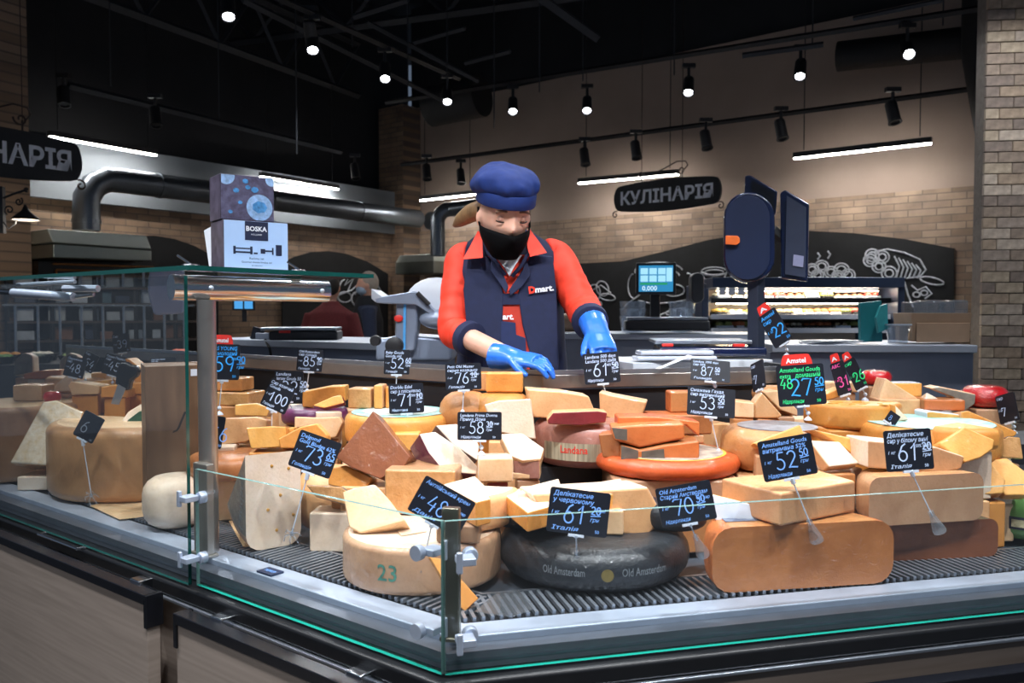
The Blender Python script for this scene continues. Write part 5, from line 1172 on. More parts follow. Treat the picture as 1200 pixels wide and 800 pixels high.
X2 = X @ M.Translation((-.018, .01, chh + .001)); cw2, ch2, cd2 = .138, .115, .095
t = thing('carton', X2.translation, 'upper dark photo-printed carton with plate picture on the pale blue carton', 'box', 'cartons on the glass shelf')
boxm(t, 'box', (0, cd2 / 2, ch2 / 2), (cw2, cd2, ch2), PDK, X2, .002)
mb = MB(); mb.box((0, -.0006, ch2 / 2), (cw2 - .003, .001, ch2 - .003), X=X2); fp = obj('front_print', mb, mat('brown_table_print', '3a3346', .35, 0, .5, 40, col2='6c6a86'), t)
Xt = X2 @ M.Rotation(pi / 2, 4, 'X'); mb = MB()
for cx, cy, r in ((.03, .035, .034), (-.055, .11, .022), (.062, .108, .016)):
    pts = [(cx + r * cos(2 * pi * i / 24), cy + r * sin(2 * pi * i / 24), .0013) for i in range(24)]; pts = [V((max(-.067, min(.067, x)), max(.002, min(.113, y)), z)) for x, y, z in pts]; mb.prism(pts, V((0, 0, .0004)), X=Xt)
obj('plate_print', mb, mat('plate_print', '8fb0d8', .35, 0, .4, 60), fp)
mb = MB()
for cx, cy, r in ((.03, .036, .02), (-.03, .075, .008), (-.02, .045, .006), (0, .085, .007), (-.045, .02, .006), (.018, .08, .01), (-.006, .1, .008)):
    mb.prism([V((cx + r * cos(2 * pi * i / 7), cy + r * .8 * sin(2 * pi * i / 7), .0018)) for i in range(7)], V((0, 0, .0004)), X=Xt)
obj('food_print', mb, mat('food_print', '4d8cc4', .35, 0, .5, 90), fp)
mb = MB(); mb.prism([at(239, 270, 2.2), at(250, 264, 2.16), at(253, 318, 2.16), at(246, 319, 2.2)], V((.0, .012, 0))); tag(obj('folded_leaflet', mb, WHITE), 'white folded leaflet leaning left of the cartons', 'leaflet')

# grey meat slicer
G1 = mat('slicer_grey', '8f9bb0', .35, .3, .08, 8); G2 = mat('slicer_light', 'c2cad6', .3, .3, .06, 8)
t = thing('meat_slicer', at(480, 425, 2.85), 'grey metal slicing machine with tilted plate left of the shop assistant', 'slicer')
Ys = 2.85
def FX(name, poly, Y, th, m, parent, yaw=0, tilt=0, bevel=.006):
    o = F(name, poly, Y, None, m, m, yaw, tilt, th, bevel); o.parent = parent; o.location = V(o.location) - wloc(parent); return o
FX('base', [(440, 398), (470, 392), (530, 396), (530, 424), (440, 424)], Ys, .25, G1, t, bevel=.015)
bd = FX('column', [(464, 354), (488, 352), (490, 380), (486, 412), (462, 412)], Ys - .03, .08, G1, t, bevel=.01)
FX('light_strip', [(473, 355), (476, 355), (475, 410), (472, 410)], Ys - .035, .004, mat('blue_strip', '5aa8e8', .3), bd, bevel=0)
mb = MB(); mb.ball(at(467, 373, Ys - .035), .016, 14, sc=(1, .25, .8)); obj('red_button', mb, REDT, bd)
pl = FX('tilted_plate', [(437, 349), (485, 341), (489, 342), (513, 368), (508, 371), (487, 357), (441, 355)], Ys - .05, .2, G1, t, bevel=.004)
FX('plate_fence', [(435, 338), (448, 347), (440, 354), (435, 350)], Ys - .05, .2, G2, pl, bevel=.003)
mb = MB(); mb.tube([at(489, 343, Ys - .06), at(503, 357, Ys - .06)], .008, 10); obj('guide_rod', mb, BLACK, pl)
mb = MB(); mb.ball(at(512, 352, Ys + .05), .11, 24, sc=(1, .3, .75)); o = obj('blade_guard', mb, WHITE, t, smooth=True)
mb = MB(); mb.ball(at(517, 374, Ys - .02), .06, 18, sc=(1.3, .8, .6)); obj('motor_housing', mb, G1, t, smooth=True)
for q, r in (((462, 405), .03), ((440, 399), .018)):
    mb = MB(); mb.lathe([(0, -.02), (r, -.02), (r, .01), (r * .8, .014), (0, .014)], 20, X=M.Translation(at(q[0], q[1], Ys - .09)) @ M.Rotation(pi / 2, 4, 'X')); o = obj('knob', mb, BLACK, t); smooth_by_angle(o)

# back worktops
def worktop(name, x0, x1, ytop, Y0, Y1, label, front=None, th=.03, top=None, leg=True):
    a, b = at(x0, ytop, Y0), at(x1, ytop, Y1); z = (a.z + b.z) / 2; a.z = b.z = z
    u = (b - a).normalized(); nb = V((-u.y, u.x, 0))
    t = thing(name, (a.x, a.y, 0), label, 'counter'); D = .55
    mb = MB(); s_ = [a, b, b + nb * D, a + nb * D]; mb.hexa([q - V((0, 0, th)) for q in s_], s_); obj('top', mb, top or LGREY, t, bevel=.004)
    mb = MB(); s_ = [a + nb * .03, b + nb * .03, b + nb * (D - .02), a + nb * (D - .02)]; s_ = [V((q.x, q.y, 0)) for q in s_]; mb.hexa(s_, [q + V((0, 0, z - th)) for q in s_]); obj('cabinet', mb, front or GREY, t, bevel=.004)
    return t, z
FRB = mat('blue_grey_panel', '77839a', .4, 0, .06, 4)
worktop('work_counter', 236, 445, 399, 3.8, 3.25, 'light grey work counter left of the slicer', FRB)
worktop('work_counter', 905, 1146, 404, 3.1, 3.05, 'grey counter with steel front beside the brick column', mat('smoky_panel', '949db0', .3, .1, .15, 3), top=LGREY)
worktop('work_counter', 640, 905, 391, 4.2, 4.0, 'pale counter in the middle distance behind the shop assistant', GREY)
# raised pale shelf on the ledge right of the assistant
a = at(742, 425, 2.34); b = at(906, 417, 2.5); z = a.z; b.z = z
mb = MB(); u = (b - a).normalized(); nb = V((-u.y, u.x, 0)); s_ = [a, b, b + nb * .3, a + nb * .3]; mb.hexa([q - V((0, 0, .022)) for q in s_], s_)
ts = thing('raised_shelf', (a.x, a.y, ZL), 'pale raised shelf on the ledge under the scale', 'shelf'); obj('shelf_board', mb, mat('pale_board', 'c9ced6', .3, 0, .05, 4), ts, bevel=.003)
for k in (.08, .92):
    q = a + (b - a) * k + nb * .1; mb = MB(); mb.box((q.x, q.y, (ZL + z - .022) / 2), (.03, .12, z - .022 - ZL)); obj('bracket', mb, DARK, ts)
zs = z + .001
# label printing scale: platform, tower, capsule head and two screens
BLU = mat('navy_gloss', '131d3c', .15, 0, .15, 6, coat=.6)
t = thing('label_scale', at(886, 418, 2.55), 'dark blue label printing scale on a pole with capsule head and two screens', 'scale')
mb = MB(); mb.tube([at(886, 416, 2.56), at(886, 322, 2.56)], [(.029, .02)] * 2, 4); obj('pole', mb, mat('pole_grey', '3b4150', .35, .5, .1, 6), t, bevel=.004)
X = frontX(830, 415, 2.5, -4); q = V(X.translation); q.z = zs; X.translation = q
boxm(t, 'base', (.02, .13, .022), (.33, .22, .03), BLU, X, .01)
boxm(t, 'weighing_plate', (-.01, .13, .052), (.3, .2, .012), STEEL, X, .003)
for k in (-.12, .1): boxm(t, 'foot', (k, .04, .042), (.035, .02, .01), REDT, X, .002)
def capsule(cx, cy, wd, hh, n=12):
    r = wd / 2; pts = []
    for i in range(n + 1): a = pi * i / n; pts.append((cx + r * cos(a), cy - hh / 2 + r - r * sin(a)))
    for i in range(n + 1): a = pi + pi * i / n; pts.append((cx + r * cos(a), cy + hh / 2 - r - r * sin(a)))
    return pts
hd = FX('head', capsule(878, 278, 60, 107), 2.53, .1, BLU, t, yaw=-14, bevel=.008)
FX('face_plate', capsule(876, 278, 52, 99), 2.519, .006, mat('navy_matt', '1a2440', .35, 0, .1, 10), hd, yaw=-14, bevel=.001)
FX('orange_slot', [(850, 276), (864, 276), (867, 279), (867, 284), (863, 287), (850, 286)], 2.512, .01, mat('orange_plastic', 'e06a28', .4), hd, yaw=-14, bevel=.002)
sc_ = FX('rear_screen', [(873, 206), (879, 205), (911, 224), (909, 252), (880, 245), (872, 232)], 2.62, .025, BLU, t, yaw=-20, bevel=.004)
FX('display', [(881, 211), (908, 226), (907, 250), (880, 240)], 2.605, .004, BLACKG, sc_, yaw=-20, bevel=0)
s2 = FX('customer_screen', [(914, 226), (920, 222), (948, 239), (946, 330), (915, 326)], 2.56, .03, BLU, t, yaw=-25, bevel=.005)
FX('display', [(922, 229), (945, 243), (944, 325), (920, 321)], 2.545, .004, mat('screen_glass', '3c4254', .12, 0, .25, 3, coat=.5), s2, yaw=-25, bevel=0)
FX('label_note', [(930, 298), (942, 300), (941, 313), (929, 311)], 2.538, .001, mat('pale_violet_note', '8f93b4', .5), s2, yaw=-25, bevel=0)
mb = MB(); mb.tube([at(905, 270, 2.6), at(916, 280, 2.6)], .02, 10); obj('screen_arm', mb, BLACK, t)
# film packed tray and knife on the raised shelf
X = frontX(795, 424, 2.36, 6); q = V(X.translation); q.z = zs + .002; X.translation = q
t = thing('foam_tray_pack', q, 'stack of film-wrapped white trays in front of the scale', 'tray')
for k in range(2): boxm(t, 'tray', (-.0, .04, .008 + .016 * k), (.24 - .02 * k, .075, .014), mat('white_film', 'cdd8ea', .15, 0, .15, 30, .5, .8), X, .006)
# film paper strip
mb = MB(); mb.prism([at(768, 432, 2.3), at(806, 416, 2.335), at(811, 417, 2.335), at(774, 432, 2.3)], V((0, 0, .001))); tag(obj('film_strip', mb, WHITE), 'white strip of film hanging over the ledge', 'film')
# cartons and cups on the grey counter
KRAFT = mat('kraft_card', 'a98b70', .7, 0, .1, 10)
X = frontX(1103, 400, 3.15, -4)
t = thing('cardboard_tray', X.translation, 'brown cardboard tray filled with clear plastic boxes by the brick column', 'box')
mb = MB(); mb.add([X @ V(q) for q in ((-.11, 0, 0), (.1, 0, 0), (.1, .16, 0), (-.11, .16, 0), (-.118, -.01, .11), (.108, -.01, .11), (.108, .17, .11), (-.118, .17, .11))], [(3, 2, 1, 0), (0, 1, 5, 4), (1, 2, 6, 5), (2, 3, 7, 6), (3, 0, 4, 7)]); o = obj('tray', mb, KRAFT, t); sl = o.modifiers.new('s', 'SOLIDIFY'); sl.thickness = .005
boxm(t, 'front_flap', (0, -.012, .035), (.2, .005, .075), KRAFT, X, .002)
for i in range(4): boxm(t, 'plastic_box', (-.075 + .05 * i, .07, .125), (.055, .13, .06 + .012 * (i % 2)), GLASS_S, X, .006)
X = frontX(1052, 402, 3.12)
t = thing('plastic_tub', X.translation, 'clear plastic tub left of the brown cardboard tray', 'tub'); mb = MB(); mb.lathe([(0, 0), (.035, 0), (.045, .07), (.048, .072), (.043, .07), (.033, .004), (0, .004)], 20, X=X); obj('tub', mb, GLASS_S, t); mb = MB(); mb.lathe([(.045, .068), (.05, .07), (.05, .074), (.045, .074)], 20, X=X); obj('rim', mb, CLEARS, t)
TEALC = mat('teal_card', '237f86', .5, 0, .1, 10)
t = thing('teal_folder', at(1024, 400, 3.15), 'teal folder standing on the grey counter', 'folder')
FX('cover', [(1008, 355), (1033, 352), (1034, 400), (1009, 401)], 3.15, .02, TEALC, t, yaw=5, bevel=.001); FX('flap', [(1033, 358), (1040, 356), (1041, 385), (1030, 390), (1027, 372)], 3.12, .01, mat('teal_light', '3aa0a4', .5), t, yaw=30, bevel=.001)
t = thing('paper_stack', at(980, 402, 3.15), 'loose stack of white papers on the grey counter', 'papers')
for k in range(4):
    X = frontX(980 + 6 * k - 8, 404, 3.12, 10 * k - 12); mb = MB(); mb.box((0, .07, .003 + .004 * k), (.19, .14, .002), X=X); obj('sheet', mb, WHITE, t)
# touch-screen scale in the middle distance
X = frontX(770, 388, 4.1, -6); t = thing('touch_screen_scale', X.translation, 'black scale with lit blue touch screen in the middle distance', 'scale')
boxm(t, 'base', (.05, .1, .03), (.42, .25, .05), DARK, X, .01); boxm(t, 'plate', (.05, .1, .065), (.4, .24, .012), STEEL, X, .003); boxm(t, 'neck', (.0, .16, .14), (.05, .04, .16), BLACK, X, .004)
scn = boxm(t, 'screen_housing', (0, .12, .27), (.205, .03, .165), DARK, X, .006)
mb = MB(); mb.box((0, .104, .27), (.175, .003, .135), X=X); obj('display', mb, emis('screen_blue', '2f86b8', 1.1), scn)
mb = MB()
for i in range(3):
    for j in range(2): mb.box((-.06 + .045 * i, .1015, .308 - .038 * j), (.038, .002, .032), X=X)
mb.box((.068, .1015, .29), (.03, .002, .07), X=X); obj('buttons', mb, emis('screen_cyan', '9fd8f0', 1.2), scn)
mb = MB(); mb.box((-.012, .1015, .243), (.14, .002, .01), X=X); obj('bar', mb, emis('screen_green', '2c9c62', 1.0), scn)
mb = MB(); put_text(mb, '0,000', -.07, .208, .035, X @ M.Translation((0, .1012, 0)) @ M.Rotation(pi / 2, 4, 'X')); obj('readout', mb, emis('screen_white', 'd8f2ff', 1.3), scn)
FX('column', capsule(818, 337, 15, 36), 4.15, .08, DARK, t, bevel=.01)
# plastic containers on the middle counter
for px, Y, lb in ((748, 4.3, 'stack of clear tubs left of the touch-screen scale'), (808, 4.3, 'clear tub right of the touch-screen scale'),):
    X = frontX(px, 390, Y); t = thing('plastic_tub', X.translation, lb, 'tub')
    for k in range(3): mb = MB(); mb.lathe([(0, 0), (.06, 0), (.075, .09), (.07, .088), (.055, .004), (0, .004)], 20, X=X @ M.Translation((0, .2, .04 * k))); obj('tub', mb, GLASS_S, t)
ra_, rb_ = at(656, 380, 4.4), at(690, 380, 4.35); ra_.z = rb_.z = atz(770, 391, 1.13).z * 0 + at(770, 391, 4.1).z + .052
t = thing('paper_roll', ra_ - V((0, 0, .05)), 'brown paper roll lying behind the raised gloved hand', 'roll')
mb = MB(); mb.tube([ra_, rb_], .05, 18); obj('roll', mb, KRAFT, t, smooth=False); mb = MB(); mb.tube([ra_ - V((.002, 0, 0)), ra_ + V((.004, 0, 0))], .02, 12); obj('core', mb, BLACK, t)
# scale, cards and handle on the left work counter
X = frontX(350, 399, 3.6, 5); t = thing('counter_scale', X.translation, 'low steel weighing scale on the left work counter', 'scale')
boxm(t, 'base', (.02, .1, .022), (.3, .2, .04), DARK, X, .008); boxm(t, 'plate', (.0, .1, .052), (.33, .22, .012), STEEL, X, .003); boxm(t, 'red_strip', (-.06, -.002, .04), (.05, .004, .012), REDT, X, .001)
X = frontX(296, 399, 3.7, -10); t = thing('label_cards', X.translation, 'dark blank cards standing left of the low steel scale', 'cards')
boxm(t, 'card', (0, .03, .03), (.06, .003, .06), TAGM, X @ M.Rotation(.3, 4, 'Y'), .001); boxm(t, 'holder', (.05, .03, .02), (.08, .05, .03), GREY, X, .004)
mb = MB(); mb.tube([at(311, 398, 3.6), at(316, 408, 3.55), at(319, 423, 3.55)], .006, 8); tag(obj('cable', mb, BLACK), 'black cable hanging over the front of the left work counter', 'cable')
# knife stuck in the hollowed drum
t = thing('cheese_knife', at(135, 472, 2.62), 'broad cheese knife with black handle stuck in the hollowed drum', 'knife')
FX('blade', [(130, 473), (138, 450), (147, 455), (139, 474)], 2.62, .004, STEEL, t, bevel=0)
FX('handle', [(134, 450), (136, 432), (140, 424), (148, 424), (152, 428), (158, 428), (162, 434), (160, 441), (153, 446), (151, 457), (143, 458)], 2.63, .03, BLACKG, t, bevel=.012)
# ---------------------------------------------------------------- far background
# chalkboards
CB = mat('chalkboard', '16171a', .8, 0, .3, 6)
def on_wall(name, poly, f, ext, m, parent=None, off=.05):
    mb = MB(); mb.prism([f(x, y, off) for x, y in poly], ext); return obj(name, mb, m, parent)
cbr = on_wall('chalkboard', [(640, 312), (672, 309), (730, 306), (780, 294), (830, 281), (880, 273), (940, 270), (1000, 273), (1060, 280), (1118, 291), (1118, 420), (640, 420)], onright, nL * .015, CB); tag(cbr, 'wide arched chalkboard with bakery drawings on the right brick wall', 'chalkboard')
cbl = on_wall('chalkboard', [(331, 308), (345, 301), (365, 295), (385, 294), (405, 297), (430, 306), (455, 321), (455, 420), (331, 420)], onleft, dL * .015, CB); tag(cbl, 'arched chalkboard with leaf drawing behind the two shoppers', 'chalkboard')
cb3 = on_wall('chalkboard', [(150, 278), (180, 276), (205, 280), (228, 288), (248, 299), (256, 310), (256, 420), (150, 420)], onleft, dL * .015, CB); tag(cb3, 'arched dark panel on the left brick wall beside the steel hood', 'chalkboard')
def chalk(parent, f, strokes, wpx=.9):
    mb = MB()
    for st in strokes: mb.tube([f(x, y, .056) for x, y in st], .008 * wpx, 4)
    return obj('chalk_drawing', mb, CHALKD, parent)
def ell(cx, cy, rx, ry, a0=0, a1=360, n=18, rot=0):
    c_, s_ = cos(radians(rot)), sin(radians(rot)); o = []
    for i in range(n + 1):
        a = radians(a0 + (a1 - a0) * i / n); x, y = rx * cos(a), ry * sin(a); o.append((cx + x * c_ - y * s_, cy + x * s_ + y * c_))
    return o
st = [ell(837, 318, 15, 5), ell(837, 319, 11, 3)] + [[(822, 319), (826, 328), (832, 332), (842, 332), (848, 327), (852, 318)], ell(824, 323, 4, 4, 60, 300), ell(838, 333, 10, 2, 0, 180)]
chalk(cbr, onright, st)
st = []
for cx, cy, r in ((952, 316, 8), (963, 312, 8), (974, 319, 8), (986, 316, 9), (994, 322, 8), (982, 323, 7), (958, 322, 7)): st += [ell(cx, cy, r, r * .85), ell(cx, cy, r * .6, r * .5)]
st += [[(958, 304), (961, 300), (958, 296)], [(970, 303), (973, 298), (970, 294)], ell(978, 327, 26, 4, 0, 180)]
chalk(cbr, onright, st)
st = [[(1012, 305), (1020, 296), (1040, 292), (1060, 296), (1078, 304), (1085, 316), (1078, 324), (1062, 326)]]
for cx, cy, r in ((1020, 305, 8), (1030, 312, 8), (1042, 320, 9), (1022, 299, 8), (1034, 301, 8)): st += [ell(cx, cy, r, r * .9), ell(cx, cy, r * .55, r * .5)]
for k in range(6): st.append([(1048 + 5 * k, 300 + 2 * k), (1054 + 5 * k, 312 + k), (1050 + 5 * k, 326)])
st += [ell(1092, 329, 14, 4, rot=12), [(1068, 334), (1075, 340), (1085, 336), (1092, 344), (1084, 350)], ell(1074, 345, 4, 3), ell(1083, 343, 4, 3), [(1060, 330), (1064, 345), (1070, 360)]]
chalk(cbr, onright, st)
st = [ell(695, 345, 8, 12, rot=15), ell(706, 338, 7, 9, rot=-20), ell(712, 348, 9, 4, rot=10), [(684, 334), (694, 340), (704, 334), (716, 343)], ell(702, 356, 3, 3)]
st += [ell(770, 320, 24, 9, 150, 330), ell(772, 318, 28, 11, 170, 350), ell(774, 323, 22, 8, 200, 360), ell(790, 340, 12, 7), [(748, 352), (765, 356), (790, 354), (812, 350)], ell(742, 335, 6, 14, 90, 270), ell(805, 330, 8, 10, -90, 90), [(750, 345), (735, 356), (728, 364)], ell(800, 365, 20, 4, rot=-6), ell(795, 369, 22, 5, rot=-4)]
chalk(cbr, onright, st)
st = [[(396, 340), (400, 330), (410, 322), (404, 334), (414, 326), (408, 340)], [(398, 345), (412, 340), (422, 330), (416, 345)], ell(430, 335, 10, 5, rot=25), [(440, 330), (446, 340), (442, 348)], ell(352, 338, 5, 5), ell(362, 338, 5, 5), [(357, 338), (358, 342)], ell(404, 348, 8, 6), ell(418, 350, 6, 8)]
chalk(cbl, onleft, st, 1.1)
# ducts
DUCT = mat('galvanised_duct', '6f7780', .35, .8, .15, 4)
def duct(name, pts, r, label, m=DUCT, rings=(), n=18):
    t = thing(name, pts[0], label, 'duct'); mb = MB(); mb.tube(pts, r, n); o = obj('pipe', mb, m, t); smooth_by_angle(o, 50)
    for q, d in rings:
        mb = MB(); d = V(d).normalized(); mb.tube([q - d * .015, q + d * .015], r * 1.06, n); obj('joint_ring', mb, m, t)
    return t
zc = 2.3
d0 = onleft(100, 205, .35); d0.z = zc; pe = onleft(468, 248, .35); pe.z = zc; dd = (pe - d0).normalized()
dn = V((0, 0, -1)); el = [d0 + dn * .42, d0 + dn * .28] + [d0 + dd * .22 * (1 - cos(radians(a))) + dn * .22 * (1 - sin(radians(a))) for a in (15, 45, 75)] + [d0 + dd * .28, pe, pe + dd * .3]
duct('ventilation_duct', el, .1, 'long grey ventilation duct bending along the left wall', rings=[(d0 + dd * (.6 + 1.1 * k), dd) for k in range(4)] + [(d0 + dn * .35, dn)])
e0_ = onright(516, 290, .4); 
pts = [at(513, 300, 8.3), at(513, 262, 8.3)] + [at(513 + 14 * (1 - cos(radians(a))), 245 + 14 * (1 - sin(radians(a))), 8.3) for a in (15, 45, 75)] + [at(530, 245, 8.3), at(600, 237, 7.9)]
duct('ventilation_duct', pts, .075, 'dark duct elbow rising behind the shop assistant')
# hoods
HST = mat('hood_steel', '8f9690', .3, .75, .15, 3)
def hood(polyf, polyt, f, dirn, label, dep):
    t = thing('extractor_hood', f(*polyf[0], .05), label, 'hood'); on = lambda q, o: f(q[0], q[1], o)
    mb = MB(); mb.prism([on(q, dep) for q in polyf], dirn * (dep - .06)); obj('front', mb, HST, t, bevel=.01)
    mb = MB(); a = [on(q, dep) for q in polyt]; mb.prism(a, dirn * (dep - .06)); obj('canopy', mb, mat('hood_canopy_lit', 'c8d2cc', .3, .3, .1, 3), t, bevel=.01); return t  # canopy steel paler than the front: reflected lamp light put into its colour
hood([(62, 285), (178, 293), (178, 306), (62, 302)], [(55, 268), (172, 276), (178, 292), (62, 284)], onleft, dL, 'steel extractor hood above the oven on the left wall', .7)
hood([(463, 307), (508, 305), (508, 320), (463, 321)], [(468, 299), (508, 297), (508, 306), (463, 308)], onright, nL, 'greenish steel extractor hood left of the shop assistant', .5)
t = thing('oven', onleft(110, 330, .4), 'dark oven with copper-coloured edges under the steel hood', 'oven')
OVN = mat('oven_black', '15130f', .3, .2, .3, 3); COP = mat('copper_trim', '8a5a30', .3, .8, .2, 6)
mb = MB(); mb.prism([onleft(x, y, .5) for x, y in ((45, 306), (185, 308), (185, 420), (45, 420))], dL * .42); obj('housing', mb, OVN, t)
for a, b in (((62, 309), (180, 313)), ((66, 316), (178, 319)), ((66, 316), (66, 350))):
    mb = MB(); mb.tube([onleft(a[0], a[1], .515), onleft(b[0], b[1], .515)], .008, 6); obj('trim', mb, COP, t)
# left brick pier with wall lamp and sign
PR = at(33, 300, 5.2); PR.z = 0
mb = MB(); mb.box((0, 0, 2.4), (.7, .5, 4.8)); mb.v = [M.Rotation(radians(-30), 4, 'Z') @ q + V((PR.x - .37 - .25, PR.y + .32, 0)) for q in mb.v]
struct(obj('wall_pier_left', mb, brick_mat('pier_brick', '9a8470', '7f6a58', '6a5d52', .22, .066, .1), uv=(PR, V((cos(radians(-30)), sin(radians(-30)), 0)), 0)))
def scroll(mb, c, r, f, turns=1.3, a0=0, sgn=1, rr=.007):
    pts = []
    for i in range(26):
        a = a0 + sgn * turns * 2 * pi * i / 25; k = r * (1 - .8 * i / 25); pts.append(f(c[0] + k * cos(a), c[1] + k * sin(a)))
    mb.tube(pts, rr, 5)
t = thing('wall_lamp', at(6, 240, 4.75), 'wrought iron wall lamp with dark bell shade at the left edge', 'lamp')
fl = lambda x, y: at(x, y, 4.72)
mb = MB(); mb.box(at(3, 246, 4.75), (.02, .03, .27)); mb.tube([fl(4, 232), fl(16, 227), fl(32, 222)], .007, 6); mb.tube([fl(4, 260), fl(10, 268), fl(18, 262), fl(20, 252)], .005, 6); obj('bracket', mb, BLACK, t)
mb = MB(); scroll(mb, (11, 246), 6, fl, a0=2, rr=.005); scroll(mb, (22, 236), 5, fl, a0=-1, rr=.005); scroll(mb, (31, 222), 3, fl, a0=1, rr=.004); obj('scrollwork', mb, BLACK, t)
ps = at(30, 258, 4.72); mb = MB(); mb.lathe([(.075, 0), (.07, .012), (.045, .035), (.02, .055), (.012, .075), (.006, .09)], 24, X=M.Translation(ps)); o = obj('shade', mb, BLACK, t); smooth_by_angle(o); mb = MB(); mb.lathe([(.07, .004), (0, .004)], 24, X=M.Translation(ps)); obj('bulb_glow', mb, emis('warm_glow', 'f3dcc0', 6), t)
ld = bpy.data.lights.new('lamp', 'POINT'); ld.energy = 6; ld.color = (1, .88, .72); ld.shadow_soft_size = .05; lo = bpy.data.objects.new('lamp_light', ld); COL.objects.link(lo); lo.parent = t; lo.location = ps + V((0, 0, -.05)) - V(t.location)
def sign(X, w_, h, label, hang):
    t = thing('hanging_sign', X.translation, label, 'sign', 'culinary department signs'); r = h * .25; pts = []
    def P_(x, y): return V((x * w_ / 2, y * h / 2, 0))
    out = []
    for i in range(9): a = -1 + 2 * i / 8; out.append(P_(a * .86, -.82 - .18 * (1 - a * a)))
    for i in range(7): a = -60 + 120 * i / 6; out.append(P_(.86 + .14 * cos(radians(a)) - .0, .9 * sin(radians(a)) / .87 * .82))
    for i in range(9): a = 1 - 2 * i / 8; out.append(P_(a * .86, .82 + .18 * (1 - a * a)))
    for i in range(7): a = 120 + 120 * i / 6; out.append(P_(-.86 + .14 * cos(radians(a)), .9 * sin(radians(a)) / .87 * .82))
    mb = MB(); mb.prism(out, V((0, 0, -.02)), X=X); bd = obj('board', mb, BLACK, t)
    mb = MB(); put_text(mb, 'КУЛІНАРІЯ', 0, -h * .2, h * .56, X, width=w_ * .86, bold=.03, center=True, z=.002); obj('lettering', mb, mat('grey_lettering', 'dfe4ee', .5), bd)
    mb = MB(); f = lambda x, y: X @ V((x * w_ / 2, y * h / 2, -.01)); k = h / 40
    def sc2(cx, cy, r_, a0, s=1): mb.tube([X @ V((cx * w_ / 2 + r_ * (1 - .8 * i / 20) * cos(a0 + s * 7 * i / 20), cy * h / 2 + r_ * (1 - .8 * i / 20) * sin(a0 + s * 7 * i / 20), -.01)) for i in range(21)], .006, 5)
    sc2(-.98, -1.0, h * .12, 1); sc2(.98, -.95, h * .12, 2, -1); sc2(-.48, 1.35, h * .14, 0); sc2(.28, 1.45, h * .14, 3)
    mb.tube([f(-.46, .9), f(-.46, 1.3)], .006, 5); mb.tube([f(.3, .9), f(.3, 1.4)], .006, 5); mb.tube([f(-.3, 1.3), f(0, 1.7), f(.2, 2.0), f(.36, 1.95), f(.4, 1.7), f(.34, 1.45)], .006, 5)
    for x in (-.46, .3): mb.tube([f(x, 1.4), X @ V((x * w_ / 2, hang, -.01))], .003, 4)
    obj('iron_scrollwork', mb, mat('dark_iron', '3a2f2c', .5, .5, .2, 20), t)
def sgnX(p, u):
    u = V(u).normalized(); n = V((u.y, -u.x, 0)); return M(((u.x, 0, n.x, p.x), (u.y, 0, n.y, p.y), (0, 1, 0, p.z), (0, 0, 0, 1)))
pa, pb_ = atz(723, 230, 2.18), None
c = at(779.5, 228, 6.9); sign(sgnX(c, -dL), 1.0, .27, 'black sign with grey Cyrillic lettering hanging right of the blue cap', 2.4)
c = at(-4, 177, 4.7); sign(sgnX(c, nL), .96, .29, 'black sign with grey Cyrillic lettering cut off by the left edge', 2.2)
# lit chilled display at the back right
t = thing('chilled_display', at(940, 392, 4.7), 'lit chilled display case with shelves of food at the back right', 'display case')
FRM = mat('case_frame', '39455c', .35, .4, .1, 5)
Yd = 4.7; z0_, z1 = 0, at(900, 331, Yd).z; xa, xb = at(838, 360, Yd).x, at(1052, 360, Yd).x; D = .6
def dbox(name, x0, x1, y0, y1, za, zb, m, par=t, bevel=.004): return boxm(par, name, ((x0 + x1) / 2, (y0 + y1) / 2, (za + zb) / 2), (x1 - x0, y1 - y0, zb - za), m, None, bevel)
WARMB = mat('warm_white_panel', 'e6d6c0', .5, 0, .05, 4)
dbox('back', xa, xb, Yd + D - .03, Yd + D, .5, z1, WARMB); dbox('canopy', xa - .02, xb + .03, Yd - .02, Yd + D, z1 - .03, z1 + .03, FRM); dbox('side', xb, xb + .04, Yd, Yd + D, 0, z1, FRM); dbox('side', xa - .04, xa, Yd + .15, Yd + D, 0, z1, FRM); dbox('plinth', xa, xb, Yd, Yd + D, 0, .75, GREY)
ORD = ['first', 'second', 'third', 'fourth', 'fifth', 'sixth', 'seventh', 'eighth', 'ninth', 'tenth', 'eleventh', 'twelfth', 'thirteenth', 'fourteenth', 'fifteenth', 'sixteenth', 'seventeenth']
shz = [at(900, y, Yd + .1).z for y in (386, 370, 351)]
FOODC = [mat('food_' + str(i), c, .5, 0, .3, 60) for i, c in enumerate(['c7b48a', '8f9a55', 'b0623a', 'd9cdb8', '7a4a32', 'c9a14e', 'a33a2e', 'e4ded2'])]
